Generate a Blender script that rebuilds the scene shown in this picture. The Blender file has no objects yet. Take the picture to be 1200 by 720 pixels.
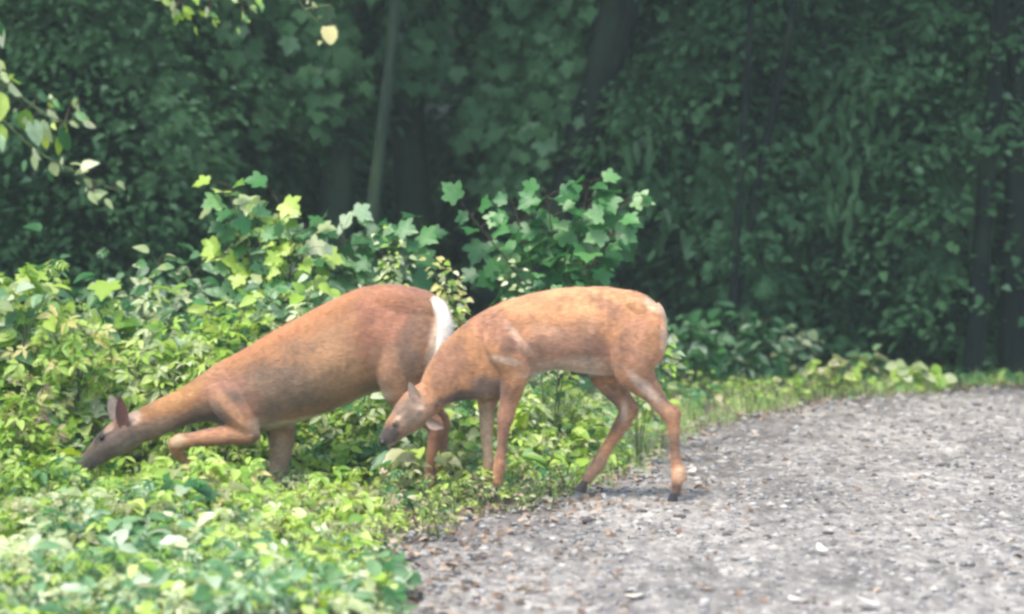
import bpy, math, random
import numpy as np
from mathutils import Vector, Matrix, noise

random.seed(7)
rng = np.random.default_rng(7)
SC = bpy.context.scene
COL = SC.collection

# ------------------------------------------------------------------ camera, world, sun, exposure
FPX, CAMZ, PITCH = 3240.0, 1.6, math.atan(202 / 3240)
cam_d = bpy.data.cameras.new('camera')
cam = bpy.data.objects.new('camera', cam_d)
COL.objects.link(cam)
cam.location = (0, 0, CAMZ)
cam.rotation_euler = (math.pi / 2 - PITCH, 0, 0)
cam_d.sensor_fit = 'HORIZONTAL'
cam_d.sensor_width = 36
cam_d.lens = 36 * FPX / 1200
cam_d.clip_end = 600
cam_d.dof.use_dof = True
cam_d.dof.focus_distance = 12.2
cam_d.dof.aperture_fstop = 1.7
SC.camera = cam

SUN_EL, SUN_AZ = math.radians(66), math.radians(222)     # azimuth clockwise from +Y
world = bpy.data.worlds.new('World')
SC.world = world
world.use_nodes = True
wn = world.node_tree
sky = wn.nodes.new('ShaderNodeTexSky')
sky.sky_type = 'NISHITA'
sky.sun_disc = False
sky.sun_elevation = SUN_EL
sky.sun_rotation = SUN_AZ
sky.air_density = 1.0
sky.dust_density = 2.2
wn.nodes['Background'].inputs['Strength'].default_value = 0.15
wn.links.new(sky.outputs[0], wn.nodes['Background'].inputs['Color'])
sun_d = bpy.data.lights.new('sun', 'SUN')
sun_d.energy = 1.5
sun_d.angle = math.radians(14)
sun_d.color = (1.0, 0.93, 0.84)
sun = bpy.data.objects.new('sun', sun_d)
COL.objects.link(sun)
sdir = Vector((math.sin(SUN_AZ) * math.cos(SUN_EL), math.cos(SUN_AZ) * math.cos(SUN_EL), math.sin(SUN_EL)))
sun.rotation_euler = sdir.to_track_quat('Z', 'Y').to_euler()
SC.view_settings.view_transform = 'Standard'
SC.view_settings.look = 'None'
SC.view_settings.exposure = 1.7
SC.view_settings.gamma = 1.0
HAZE = .0026
SC.cycles.max_bounces = 6
SC.cycles.diffuse_bounces = 3
SC.cycles.glossy_bounces = 2
SC.cycles.transmission_bounces = 3
SC.cycles.pixel_filter_type = 'GAUSSIAN'
SC.cycles.filter_width = 3.2


def at(px, py, Y):
    """point on the vertical plane Y metres ahead seen at photo pixel (px, py)"""
    a, b = (px - 600) / FPX, -(py - 360) / FPX
    dy = math.cos(PITCH) + b * math.sin(PITCH)
    dz = -math.sin(PITCH) + b * math.cos(PITCH)
    return Vector((a * Y / dy, Y, CAMZ + dz * Y / dy))


# ------------------------------------------------------------------ object helpers
def tag(o, label=None, cat=None, group=None, kind=None):
    for k, v in (('label', label), ('category', cat), ('group', group), ('kind', kind)):
        if v:
            o[k] = v
    return o


def empty(name, loc, label=None, cat=None, group=None):
    o = bpy.data.objects.new(name, None)
    COL.objects.link(o)
    o.location = loc
    o.empty_display_size = 0.1
    return tag(o, label, cat, group)


def link(name, mesh, parent=None, loc=None):
    o = bpy.data.objects.new(name, mesh)
    COL.objects.link(o)
    if parent is not None:
        o.parent = parent
    if loc is not None:
        o.location = loc
    return o


def mesh_from(name, V, F, mats, midx=None, smooth=False):
    """V (n,3), F list of int arrays (m,3) triangles or (m,4) quads"""
    V = np.asarray(V, dtype=np.float32)
    me = bpy.data.meshes.new(name)
    groups = F if isinstance(F, list) and isinstance(F[0], np.ndarray) and F[0].ndim == 2 else [F]
    groups = [np.asarray(g, dtype=np.int32) for g in groups if len(g)]
    starts, tot, flat, off = [], [], [], 0
    for g in groups:
        k = g.shape[1]
        starts.append(off + np.arange(len(g)) * k)
        flat.append(g.ravel())
        off += g.size
    me.vertices.add(len(V))
    me.vertices.foreach_set('co', V.ravel())
    me.loops.add(off)
    me.loops.foreach_set('vertex_index', np.concatenate(flat))
    n = sum(len(g) for g in groups)
    me.polygons.add(n)
    me.polygons.foreach_set('loop_start', np.concatenate(starts).astype(np.int32))
    if midx is not None:
        me.polygons.foreach_set('material_index', np.asarray(midx, dtype=np.int32))
    if smooth:
        me.polygons.foreach_set('use_smooth', np.ones(n, dtype=bool))
    for m in mats:
        me.materials.append(m)
    me.update(calc_edges=True)
    me.validate()
    return me


# ------------------------------------------------------------------ materials
def new_mat(name):
    m = bpy.data.materials.new(name)
    m.use_nodes = True
    nt = m.node_tree
    return m, nt, nt.nodes, nt.links, nt.nodes['Principled BSDF']


def ramp(N, stops):
    r = N.new('ShaderNodeValToRGB')
    e = r.color_ramp.elements
    while len(e) > 1:
        e.remove(e[-1])
    e[0].position = stops[0][0]
    e[0].color = (*stops[0][1], 1)
    for p, c in stops[1:]:
        x = e.new(p)
        x.color = (*c, 1)
    return r


def leaf_mat(name, stops, rough=0.42, trans=0.35, island=True):
    m, nt, N, L, P = new_mat(name)
    info = N.new('ShaderNodeObjectInfo')
    geo = N.new('ShaderNodeNewGeometry')
    tc = N.new('ShaderNodeTexCoord')
    nz = N.new('ShaderNodeTexNoise')
    nz.inputs['Scale'].default_value = 9.0
    nz.inputs['Detail'].default_value = 3
    L.new(tc.outputs['Object'], nz.inputs['Vector'])
    r = ramp(N, stops)
    add = N.new('ShaderNodeMath')
    add.operation = 'ADD'
    L.new(geo.outputs['Random Per Island'] if island else info.outputs['Random'], add.inputs[0])
    mul = N.new('ShaderNodeMath')
    mul.operation = 'MULTIPLY_ADD'
    mul.inputs[1].default_value = 0.3
    mul.inputs[2].default_value = -0.15
    L.new(nz.outputs['Fac'], mul.inputs[0])
    L.new(mul.outputs[0], add.inputs[1])
    L.new(add.outputs[0], r.inputs['Fac'])
    L.new(r.outputs['Color'], P.inputs['Base Color'])
    P.inputs['Roughness'].default_value = rough
    P.inputs['Specular IOR Level'].default_value = 0.45
    tr = N.new('ShaderNodeBsdfTranslucent')
    hs = N.new('ShaderNodeHueSaturation')
    hs.inputs['Hue'].default_value = 0.485
    hs.inputs['Saturation'].default_value = 1.15
    hs.inputs['Value'].default_value = 1.25
    L.new(r.outputs['Color'], hs.inputs['Color'])
    L.new(hs.outputs['Color'], tr.inputs['Color'])
    mx = N.new('ShaderNodeMixShader')
    mx.inputs['Fac'].default_value = trans
    L.new(P.outputs[0], mx.inputs[1])
    L.new(tr.outputs[0], mx.inputs[2])
    L.new(mx.outputs[0], N['Material Output'].inputs['Surface'])
    bp = N.new('ShaderNodeBump')
    bp.inputs['Strength'].default_value = 0.25
    bp.inputs['Distance'].default_value = 0.01
    L.new(nz.outputs['Fac'], bp.inputs['Height'])
    L.new(bp.outputs['Normal'], P.inputs['Normal'])
    return m


def pair(name, stops, **k):
    return leaf_mat(name, stops, island=False, **k), leaf_mat(name + '_mass', stops, island=True, **k)


LIME, LIME_M = pair('lime_leaf', [(0, (.13, .28, .035)), (.3, (.27, .44, .055)), (.7, (.42, .57, .10)), (1, (.55, .64, .22))])
GREEN, GREEN_M = pair('green_leaf', [(0, (.025, .11, .03)), (.45, (.055, .19, .05)), (.8, (.10, .27, .075)), (1, (.26, .42, .18))])
COOL, COOL_M = pair('cool_green_leaf', [(0, (.04, .12, .045)), (.4, (.09, .22, .08)), (.72, (.20, .36, .16)), (1, (.60, .68, .48))], rough=.33)
PALE, PALE_M = pair('pale_leaf', [(0, (.30, .38, .16)), (.5, (.48, .55, .26)), (1, (.68, .70, .45))])  # pale leaves; on the near bank they also stand in for whitish highlights
YELLOW, YELLOW_M = pair('yellow_leaf', [(0, (.38, .38, .10)), (.5, (.60, .54, .18)), (1, (.74, .66, .32))])
OLIVE, OLIVE_M = pair('olive_leaf', [(0, (.10, .13, .04)), (.4, (.22, .26, .08)), (.8, (.38, .40, .18)), (1, (.50, .46, .28))])
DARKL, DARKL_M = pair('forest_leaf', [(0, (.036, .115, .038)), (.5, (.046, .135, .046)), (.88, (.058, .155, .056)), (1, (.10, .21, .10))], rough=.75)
GRASS, GRASS_M = pair('grass_blade', [(0, (.18, .34, .07)), (.5, (.36, .54, .15)), (1, (.55, .62, .30))])
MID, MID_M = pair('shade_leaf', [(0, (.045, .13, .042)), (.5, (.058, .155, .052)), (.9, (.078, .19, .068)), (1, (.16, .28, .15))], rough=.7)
DRY, DRY_M = pair('dry_leaf', [(0, (.10, .06, .04)), (.5, (.24, .16, .10)), (1, (.48, .38, .28))], trans=.1)


def bark_mat(name, c0, c1, moss=0.0):
    m, nt, N, L, P = new_mat(name)
    tc = N.new('ShaderNodeTexCoord')
    mp = N.new('ShaderNodeMapping')
    mp.inputs['Scale'].default_value = (1, 1, .18)
    nz = N.new('ShaderNodeTexNoise')
    nz.inputs['Scale'].default_value = 26
    nz.inputs['Detail'].default_value = 6
    L.new(tc.outputs['Object'], mp.inputs[0])
    L.new(mp.outputs[0], nz.inputs['Vector'])
    r = ramp(N, [(.3, c0), (.7, c1)])
    L.new(nz.outputs['Fac'], r.inputs['Fac'])
    n2 = N.new('ShaderNodeTexNoise')
    n2.inputs['Scale'].default_value = 2.5
    L.new(tc.outputs['Object'], n2.inputs['Vector'])
    r2 = ramp(N, [(.45, (0, 0, 0)), (.65, (moss, moss, moss))])
    L.new(n2.outputs['Fac'], r2.inputs['Fac'])
    mx = N.new('ShaderNodeMixRGB')
    mx.inputs['Color2'].default_value = (.06, .10, .04, 1)
    L.new(r2.outputs['Color'], mx.inputs['Fac'])
    L.new(r.outputs['Color'], mx.inputs['Color1'])
    L.new(mx.outputs[0], P.inputs['Base Color'])
    P.inputs['Roughness'].default_value = .95
    P.inputs['Specular IOR Level'].default_value = .1
    bp = N.new('ShaderNodeBump')
    bp.inputs['Strength'].default_value = .7
    bp.inputs['Distance'].default_value = .02
    L.new(nz.outputs['Fac'], bp.inputs['Height'])
    L.new(bp.outputs[0], P.inputs['Normal'])
    return m


BARK_D = bark_mat('dark_bark', (.005, .008, .008), (.014, .019, .016), .25)
BARK_G = bark_mat('grey_bark', (.022, .034, .024), (.045, .065, .043), .7)
STEM = bark_mat('green_stem', (.07, .10, .04), (.14, .18, .08))
TWIG = bark_mat('brown_twig', (.07, .05, .035), (.16, .12, .09))


def ground_mat():
    m, nt, N, L, P = new_mat('forest_soil')
    tc = N.new('ShaderNodeTexCoord')
    nz = N.new('ShaderNodeTexNoise')
    nz.inputs['Scale'].default_value = 9
    nz.inputs['Detail'].default_value = 8
    nz.inputs['Roughness'].default_value = .7
    L.new(tc.outputs['Object'], nz.inputs['Vector'])
    r = ramp(N, [(.3, (.04, .032, .024)), (.5, (.12, .095, .07)), (.62, (.18, .15, .11)), (.75, (.08, .095, .04))])
    L.new(nz.outputs['Fac'], r.inputs['Fac'])
    sx = N.new('ShaderNodeSeparateXYZ')
    L.new(tc.outputs['Object'], sx.inputs[0])
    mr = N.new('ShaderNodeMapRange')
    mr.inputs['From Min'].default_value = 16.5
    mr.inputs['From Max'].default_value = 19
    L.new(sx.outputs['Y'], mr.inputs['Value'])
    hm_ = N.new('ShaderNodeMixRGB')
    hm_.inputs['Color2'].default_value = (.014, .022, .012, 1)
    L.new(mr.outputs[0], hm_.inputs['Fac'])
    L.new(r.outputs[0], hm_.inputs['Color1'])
    L.new(hm_.outputs[0], P.inputs['Base Color'])
    P.inputs['Roughness'].default_value = .95
    bp = N.new('ShaderNodeBump')
    bp.inputs['Strength'].default_value = .8
    bp.inputs['Distance'].default_value = .04
    L.new(nz.outputs['Fac'], bp.inputs['Height'])
    L.new(bp.outputs[0], P.inputs['Normal'])
    return m


def path_mat():
    m, nt, N, L, P = new_mat('gravel_path')
    tc = N.new('ShaderNodeTexCoord')
    big = N.new('ShaderNodeTexNoise')
    big.inputs['Scale'].default_value = 1.3
    big.inputs['Detail'].default_value = 5
    big.inputs['Roughness'].default_value = .6
    mid = N.new('ShaderNodeTexNoise')
    mid.inputs['Scale'].default_value = 13
    mid.inputs['Detail'].default_value = 8
    mid.inputs['Roughness'].default_value = .75
    vo = N.new('ShaderNodeTexVoronoi')
    vo.inputs['Scale'].default_value = 42
    vo.inputs['Randomness'].default_value = 1
    mp = N.new('ShaderNodeMapping')
    mp.inputs['Scale'].default_value = (1, .38, 1)
    L.new(tc.outputs['Object'], mp.inputs[0])
    for n in (big, mid, vo):
        L.new(mp.outputs[0], n.inputs['Vector'])
    r = ramp(N, [(.30, (.05, .046, .042)), (.41, (.19, .18, .166)), (.56, (.32, .303, .278)), (.68, (.50, .47, .425))])
    L.new(mid.outputs['Fac'], r.inputs['Fac'])
    r2 = ramp(N, [(.36, (.66, .64, .62)), (.62, (1.32, 1.30, 1.25))])
    L.new(big.outputs['Fac'], r2.inputs['Fac'])
    mx = N.new('ShaderNodeMixRGB')
    mx.blend_type = 'MULTIPLY'
    mx.inputs['Fac'].default_value = 1
    L.new(r.outputs[0], mx.inputs['Color1'])
    L.new(r2.outputs[0], mx.inputs['Color2'])
    bw = N.new('ShaderNodeSeparateColor')
    L.new(vo.outputs['Color'], bw.inputs[0])
    r3 = ramp(N, [(0, (.72, .7, .72)), (.85, (1.1, 1.08, 1.05)), (1, (1.5, 1.5, 1.45))])
    L.new(bw.outputs[0], r3.inputs['Fac'])
    mx2 = N.new('ShaderNodeMixRGB')
    mx2.blend_type = 'MULTIPLY'
    mx2.inputs['Fac'].default_value = .8
    L.new(mx.outputs[0], mx2.inputs['Color1'])
    L.new(r3.outputs[0], mx2.inputs['Color2'])
    L.new(mx2.outputs[0], P.inputs['Base Color'])
    P.inputs['Roughness'].default_value = .85
    b1 = N.new('ShaderNodeBump')
    b1.inputs['Strength'].default_value = .9
    b1.inputs['Distance'].default_value = .03
    L.new(mid.outputs['Fac'], b1.inputs['Height'])
    b2 = N.new('ShaderNodeBump')
    b2.inputs['Strength'].default_value = .6
    b2.inputs['Distance'].default_value = .012
    b2.invert = True
    L.new(vo.outputs['Distance'], b2.inputs['Height'])
    L.new(b1.outputs[0], b2.inputs['Normal'])
    L.new(b2.outputs[0], P.inputs['Normal'])
    return m


def stone_mat(name, stops):
    m, nt, N, L, P = new_mat(name)
    geo = N.new('ShaderNodeNewGeometry')
    r = ramp(N, stops)
    L.new(geo.outputs['Random Per Island'], r.inputs['Fac'])
    L.new(r.outputs[0], P.inputs['Base Color'])
    P.inputs['Roughness'].default_value = .8
    return m


def fur_mat(name):
    m, nt, N, L, P = new_mat(name)
    at_ = N.new('ShaderNodeAttribute')
    at_.attribute_name = 'coat'
    tc = N.new('ShaderNodeTexCoord')
    mp = N.new('ShaderNodeMapping')
    mp.inputs['Scale'].default_value = (.35, 1, 1)
    nz = N.new('ShaderNodeTexNoise')
    nz.inputs['Scale'].default_value = 110
    nz.inputs['Detail'].default_value = 5
    L.new(tc.outputs['Object'], mp.inputs[0])
    L.new(mp.outputs[0], nz.inputs['Vector'])
    r = ramp(N, [(.3, (.72, .70, .68)), (.7, (1.22, 1.22, 1.22))])
    L.new(nz.outputs['Fac'], r.inputs['Fac'])
    mx = N.new('ShaderNodeMixRGB')
    mx.blend_type = 'MULTIPLY'
    mx.inputs['Fac'].default_value = .8
    L.new(at_.outputs['Color'], mx.inputs['Color1'])
    L.new(r.outputs[0], mx.inputs['Color2'])
    L.new(mx.outputs[0], P.inputs['Base Color'])
    P.inputs['Roughness'].default_value = .75
    P.inputs['Sheen Weight'].default_value = .25
    P.inputs['Sheen Roughness'].default_value = .5
    bp = N.new('ShaderNodeBump')
    bp.inputs['Strength'].default_value = .45
    bp.inputs['Distance'].default_value = .006
    L.new(nz.outputs['Fac'], bp.inputs['Height'])
    L.new(bp.outputs[0], P.inputs['Normal'])
    return m


def plain(name, col, rough=.6):
    m, nt, N, L, P = new_mat(name)
    nz = N.new('ShaderNodeTexNoise')
    nz.inputs['Scale'].default_value = 60
    r = ramp(N, [(.3, tuple(c * .75 for c in col)), (.7, tuple(min(1, c * 1.15) for c in col))])
    L.new(nz.outputs['Fac'], r.inputs['Fac'])
    L.new(r.outputs[0], P.inputs['Base Color'])
    P.inputs['Roughness'].default_value = rough
    return m


# ------------------------------------------------------------------ leaf shapes
def outline_leaf(half, centre, fold=.35, droop=.25):
    pts = [(0, 0)] + half[1:-1] + [(0, 1)] + [(-x, y) for x, y in reversed(half[1:-1])]
    P = [(centre[0], centre[1])] + pts
    V = np.array([(x, y, fold * abs(x) - droop * y * y) for x, y in P], dtype=np.float32)
    n = len(pts)
    F = [(0, 1 + i, 1 + (i + 1) % n) for i in range(n)]
    return V, np.array(F)


MAPLE = outline_leaf([(0, 0), (.22, -.08), (.44, .02), (.42, .14), (.38, .24), (.54, .34), (.62, .58),
                      (.44, .60), (.30, .56), (.28, .74), (.13, .82), (0, 1)], (0, .3), .22, .25)
OVATE = outline_leaf([(0, 0), (.20, .10), (.33, .35), (.27, .62), (.12, .86), (0, 1)], (0, .45), .35, .3)
NARROW = outline_leaf([(0, 0), (.10, .12), (.16, .4), (.12, .7), (0, 1)], (0, .5), .3, .35)
ROUND = outline_leaf([(0, 0), (.30, .05), (.46, .35), (.40, .70), (.18, .93), (0, 1)], (0, .5), .25, .2)
QUICK = (np.array([(0, 0, 0), (.3, .35, .06), (0, 1, -.25), (-.3, .35, .06), (0, .5, -.08)], dtype=np.float32),
         np.array([(0, 1, 4), (1, 2, 4), (2, 3, 4), (3, 0, 4)]))


def compound(base, lay):
    Vs, Fs, off = [], [], 0
    for a, s, x0, y0 in lay:
        V, F = base
        c, s_ = math.cos(-a), math.sin(-a)
        R = np.array([(c, -s_, 0), (s_, c, 0), (0, 0, 1)])
        Vs.append(V @ R.T * s + (x0, y0, -.22 * y0 * y0))
        Fs.append(F + off)
        off += len(V)
    return np.concatenate(Vs).astype(np.float32), np.concatenate(Fs)


SLIM = outline_leaf([(0, 0), (.14, .14), (.24, .42), (.17, .74), (0, 1)], (0, .45), .35, .35)
TRI = compound(SLIM, [(0, .68, 0, .40), (1.15, .58, .04, .30), (-1.15, .58, -.04, .30)])
PINN = compound(NARROW, [(0, .42, 0, .68), (.75, .42, .01, .58), (-.75, .42, -.01, .58), (.95, .46, .01, .38), (-.95, .46, -.01, .38), (1.15, .40, .01, .18), (-1.15, .40, -.01, .18)])
SHAPES = {'maple': MAPLE, 'ovate': OVATE, 'narrow': NARROW, 'round': ROUND, 'three': TRI, 'pinnate': PINN, 'slim': SLIM}


def frames(tip, nrm):
    """rotation matrices (n,3,3) with local Y -> tip, Z -> normal"""
    y = tip / (np.linalg.norm(tip, axis=1, keepdims=True) + 1e-9)
    x = np.cross(y, nrm)
    x /= np.linalg.norm(x, axis=1, keepdims=True) + 1e-9
    z = np.cross(x, y)
    return np.stack([x, y, z], axis=2)


def leaves(pos, tip, nrm, size, shape, flatten=0):
    V, F = shape
    R = frames(tip, nrm)
    W = np.einsum('nij,kj->nki', R, V) * size[:, None, None] + pos[:, None, :]
    n, k = len(pos), len(V)
    FF = F[None] + (np.arange(n) * k)[:, None, None]
    return W.reshape(-1, 3), FF.reshape(-1, F.shape[1])


def join(blocks):
    Vs, Fs, M, off = [], [], [], 0
    for V, F, m in blocks:
        Vs.append(V)
        Fs.append(F + off)
        M.append(np.full(len(F), m))
        off += len(V)
    return np.concatenate(Vs), np.concatenate(Fs), np.concatenate(M)


def tube(pts, rad, seg=8, bump=0.0):
    pts = [Vector(p) for p in pts]
    V, F = [], []
    n = len(pts)
    for i, p in enumerate(pts):
        t = (pts[min(i + 1, n - 1)] - pts[max(i - 1, 0)]).normalized()
        a = t.cross(Vector((0, 1, 0.01))) if abs(t.y) < .9 else t.cross(Vector((1, 0, 0)))
        a.normalize()
        b = t.cross(a)
        for k in range(seg):
            th = 2 * math.pi * k / seg
            r = rad[i] * (1 + bump * noise.noise(Vector((k * 1.3, i * .6, rad[0] * 50))))
            V.append(p + a * (r * math.cos(th)) + b * (r * math.sin(th)))
    for i in range(n - 1):
        for k in range(seg):
            F.append((i * seg + k, i * seg + (k + 1) % seg, (i + 1) * seg + (k + 1) % seg, (i + 1) * seg + k))
    V.append(pts[0]); V.append(pts[-1])
    c0, c1 = len(V) - 2, len(V) - 1
    T = []
    for k in range(seg):
        T.append((k, (k + 1) % seg, c0, c0))
        T.append(((n - 1) * seg + (k + 1) % seg, (n - 1) * seg + k, c1, c1))
    tri = []
    for q in F:
        tri += [(q[0], q[1], q[2]), (q[0], q[2], q[3])]
    for q in T:
        tri.append(q[:3])
    return np.array([tuple(v) for v in V]), np.array(tri)


def catmull(pts, sub=4):
    """pts (n,k) array -> smooth array"""
    P = np.asarray(pts, dtype=float)
    P = np.vstack([2 * P[0] - P[1], P, 2 * P[-1] - P[-2]])
    out = []
    for i in range(1, len(P) - 2):
        for s in range(sub):
            t = s / sub
            p0, p1, p2, p3 = P[i - 1:i + 3]
            out.append(.5 * ((2 * p1) + (-p0 + p2) * t + (2 * p0 - 5 * p1 + 4 * p2 - p3) * t * t + (-p0 + 3 * p1 - 3 * p2 + p3) * t ** 3))
    out.append(P[-2])
    return np.array(out)


# ------------------------------------------------------------------ terrain
EDGE = [(-1.2, -6), (-.5, 3), (-.3, 8), (-.30, 9.2), (-.40, 10.4), (-.27, 11.2), (.05, 11.75), (.30, 12.3), (.58, 13.1), (.80, 14.1),
        (1.10, 15.2), (2.05, 16.6), (3.25, 17.45), (5, 18.3), (8, 19.4), (16, 21.5)]
EDGE_S = catmull(EDGE, 6)


def edge_dist(X, Y):
    """signed distance to the path's left edge, positive on the vegetated side"""
    X = np.atleast_1d(np.asarray(X, float)); Y = np.atleast_1d(np.asarray(Y, float))
    A, B = EDGE_S[:-1], EDGE_S[1:]
    best = np.full(X.shape, 1e9); sign = np.ones(X.shape)
    for a, b in zip(A, B):
        d = b - a
        L2 = (d ** 2).sum()
        t = np.clip(((X - a[0]) * d[0] + (Y - a[1]) * d[1]) / L2, 0, 1)
        qx, qy = X - a[0] - t * d[0], Y - a[1] - t * d[1]
        dist = np.hypot(qx, qy)
        s = np.sign(d[0] * qy - d[1] * qx)
        m = dist < best
        best[m] = dist[m]; sign[m] = s[m]
    return best * sign


def sst(a, b, x):
    t = np.clip((x - a) / (b - a), 0, 1)
    return t * t * (3 - 2 * t)


def terrain(X, Y):
    X = np.asarray(X, float); Y = np.asarray(Y, float)
    z = -.20 * np.exp(-(((X + 1.5) / .75) ** 2 + ((Y - 12.2) / .8) ** 2) ** 1.5)
    z = z + .12 * sst(-1.2, -4.0, X) * sst(12.8, 15.5, Y)
    z = z + .06 * np.sin(X * .9 + 1) * np.sin(Y * .7) * sst(17.8, 21, Y)
    z = z + 7.0 * sst(30, 75, Y) + 10 * sst(70, 160, Y)
    return z


xs = np.concatenate([[-400, -150, -60, -30, -15, -8], np.linspace(-5, 6, 70), [8, 11, 15, 20, 30, 60, 150, 400]])
ys = np.concatenate([[-300, -100, -30, -8, 0, 4, 7], np.linspace(8, 22, 90), [24, 27, 30, 34, 38, 43, 50, 60, 75, 90, 120, 160, 220, 400]])
GX, GY = np.meshgrid(xs, ys)
GZ = terrain(GX, GY)
Vg = np.stack([GX, GY, GZ], -1).reshape(-1, 3)
nx, ny = len(xs), len(ys)
idx = np.arange(nx * ny).reshape(ny, nx)
Fg = np.stack([idx[:-1, :-1], idx[:-1, 1:], idx[1:, 1:], idx[1:, :-1]], -1).reshape(-1, 4)
tag(link('ground', mesh_from('ground', Vg, Fg, [ground_mat()], smooth=True)), kind='structure')

# path sheet with a ragged left edge, a few mm above the soil
PV, PF = [], []
right = [0, .03, .08, .2]
fan = [.06, .12, .2, .3, .42, .56, .72, .88, 1]
OUT = catmull([(3, -6), (3.6, 0), (4.6, 4), (5.6, 7), (7.5, 9.6), (10.5, 12), (18, 16)], 20)
seg_ = np.concatenate([[0], np.cumsum(np.hypot(*np.diff(OUT, axis=0).T))])
seg_e = np.concatenate([[0], np.cumsum(np.hypot(*np.diff(EDGE_S, axis=0).T))])
OUT = np.stack([np.interp(seg_e / seg_e[-1] * seg_[-1], seg_, OUT[:, c]) for c in (0, 1)], 1)
for i, (x, y) in enumerate(EDGE_S):
    t = Vector(EDGE_S[min(i + 1, len(EDGE_S) - 1)] - EDGE_S[max(i - 1, 0)]).normalized()
    nrm = Vector((t.y, -t.x))
    for j, r in enumerate(right):
        w = .09 * noise.noise(Vector((x * 3.1, y * 3.1, 0))) if j < 3 else 0
        PV.append((x + nrm.x * (r + w), y + nrm.y * (r + w), .004 + (.006 if j == 3 else 0)))
    e = Vector((x + nrm.x * .2, y + nrm.y * .2))
    for f in fan:
        q = e.lerp(Vector(OUT[i]), f)
        PV.append((q.x, q.y, .012 + .004 * noise.noise(Vector((q.x * 2, q.y * 2, 3)))))
right = right + fan
k = len(right)
for i in range(len(EDGE_S) - 1):
    for j in range(k - 1):
        PF.append((i * k + j, i * k + j + 1, (i + 1) * k + j + 1, (i + 1) * k + j))
PATHM = path_mat()
tag(link('path', mesh_from('path', PV, PF, [PATHM], smooth=True)), kind='structure')

# loose gravel: real stones, joined
ico = None
import bmesh
bm = bmesh.new()
bmesh.ops.create_icosphere(bm, subdivisions=1, radius=1)
ICO = (np.array([tuple(v.co) for v in bm.verts]), np.array([[v.index for v in f.verts] for f in bm.faces]))
bm.free()
STONE = stone_mat('path_stone', [(0, (.06, .058, .056)), (.3, (.17, .165, .16)), (.8, (.30, .29, .278)), (.98, (.38, .365, .345)), (1, (.48, .46, .43))])
CLODS = stone_mat('path_clod', [(0, (.06, .055, .05)), (.15, (.17, .158, .142)), (.5, (.28, .264, .238)), (.85, (.36, .338, .30)), (1, (.44, .415, .37))])


def stones(n, x0, x1, y0, y1, s0, s1, keep):
    X = rng.uniform(x0, x1, n); Y = rng.uniform(y0, y1, n)
    m = keep(edge_dist(X, Y)); X, Y = X[m], Y[m]
    n = len(X)
    S = s0 + (s1 - s0) * rng.random(n) ** 3
    R = frames(rng.normal(size=(n, 3)), rng.normal(size=(n, 3)))
    V0 = ICO[0][None] * rng.uniform(.72, 1.15, (n, len(ICO[0]), 1)) * np.array([1, .75, .55])
    ang = rng.uniform(0, 6.28, n)
    c, s = np.cos(ang), np.sin(ang)
    W = np.stack([V0[..., 0] * c[:, None] - V0[..., 1] * s[:, None], V0[..., 0] * s[:, None] + V0[..., 1] * c[:, None], V0[..., 2]], -1)
    W = W * S[:, None, None] + np.stack([X, Y, .012 + S * .2], -1)[:, None]
    F = ICO[1][None] + (np.arange(n) * len(ICO[0]))[:, None, None]
    return W.reshape(-1, 3), F.reshape(-1, 3)


a = stones(11000, -.6, 4.5, 8.3, 18, .005, .020, lambda d: (d < .05))
b = stones(6500, -.6, 4.5, 8.3, 18, .010, .036, lambda d: (d < .1))
b[0][:, 2] = .008 + (b[0][:, 2] - .012) * .8
V, F, M = join([(a[0], a[1], 0), (b[0], b[1], 1)])
tag(link('gravel', mesh_from('gravel', V, F, [STONE, CLODS], M, smooth=False)),
    'loose grey gravel strewn over the curving path', 'gravel', kind='stuff')

# ------------------------------------------------------------------ deer
def img_local(px, py, dy, Y0, org):
    p = at(px, py, Y0)
    return Vector((p.x - org.x, dy, p.z - org.z))


def ring_loft(rings, seg=18):
    """rings: (centre, n-vector in plane, half size a, half width b, egg)"""
    V, F = [], []
    for c, n, a_, b_, egg in rings:
        for k in range(seg):
            th = 2 * math.pi * k / seg
            co, si = math.cos(th), math.sin(th)
            w = b_ * (1 - egg * co)
            V.append(c + n * (a_ * co) + Vector((0, 1, 0)) * (w * si))
    m = len(rings)
    for i in range(m - 1):
        for k in range(seg):
            F.append((i * seg + k, i * seg + (k + 1) % seg, (i + 1) * seg + (k + 1) % seg, (i + 1) * seg + k))
    V.append(rings[0][0]); V.append(rings[-1][0])
    for k in range(seg):
        F.append(((k + 1) % seg, k, len(V) - 2))
        F.append(((m - 1) * seg + k, (m - 1) * seg + (k + 1) % seg, len(V) - 1))
    return V, F


def torso(data, Y0, org, egg=.12):
    arr = catmull([(t[0], t[1], b[0], b[1], w, dy) for t, b, w, dy in data], 4)
    rings = []
    for tx, ty, bx, by, w, dy in arr:
        T, B = img_local(tx, ty, dy, Y0, org), img_local(bx, by, dy, Y0, org)
        rings.append(((T + B) / 2, (T - B).normalized(), (T - B).length / 2, w, egg))
    return ring_loft(rings, 28)


def limb(data, Y0, org, flat=.85, sub=4, egg=0):
    """(px, py, dy, half width in photo pixels[, depth factor])"""
    arr = catmull([(d[0], d[1], d[2], d[3], d[4] if len(d) > 4 else flat) for d in data], sub)
    C = [img_local(r[0], r[1], r[2], Y0, org) for r in arr]
    s = Y0 / FPX
    rings = []
    for i, r in enumerate(arr):
        t = (C[min(i + 1, len(C) - 1)] - C[max(i - 1, 0)])
        t.y = 0
        t.normalize()
        n = Vector((-t.z, 0, t.x))
        a_ = max(r[3], 1) * s
        rings.append((C[i], n, a_, a_ * r[4], egg))
    return ring_loft(rings, 14)


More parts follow.
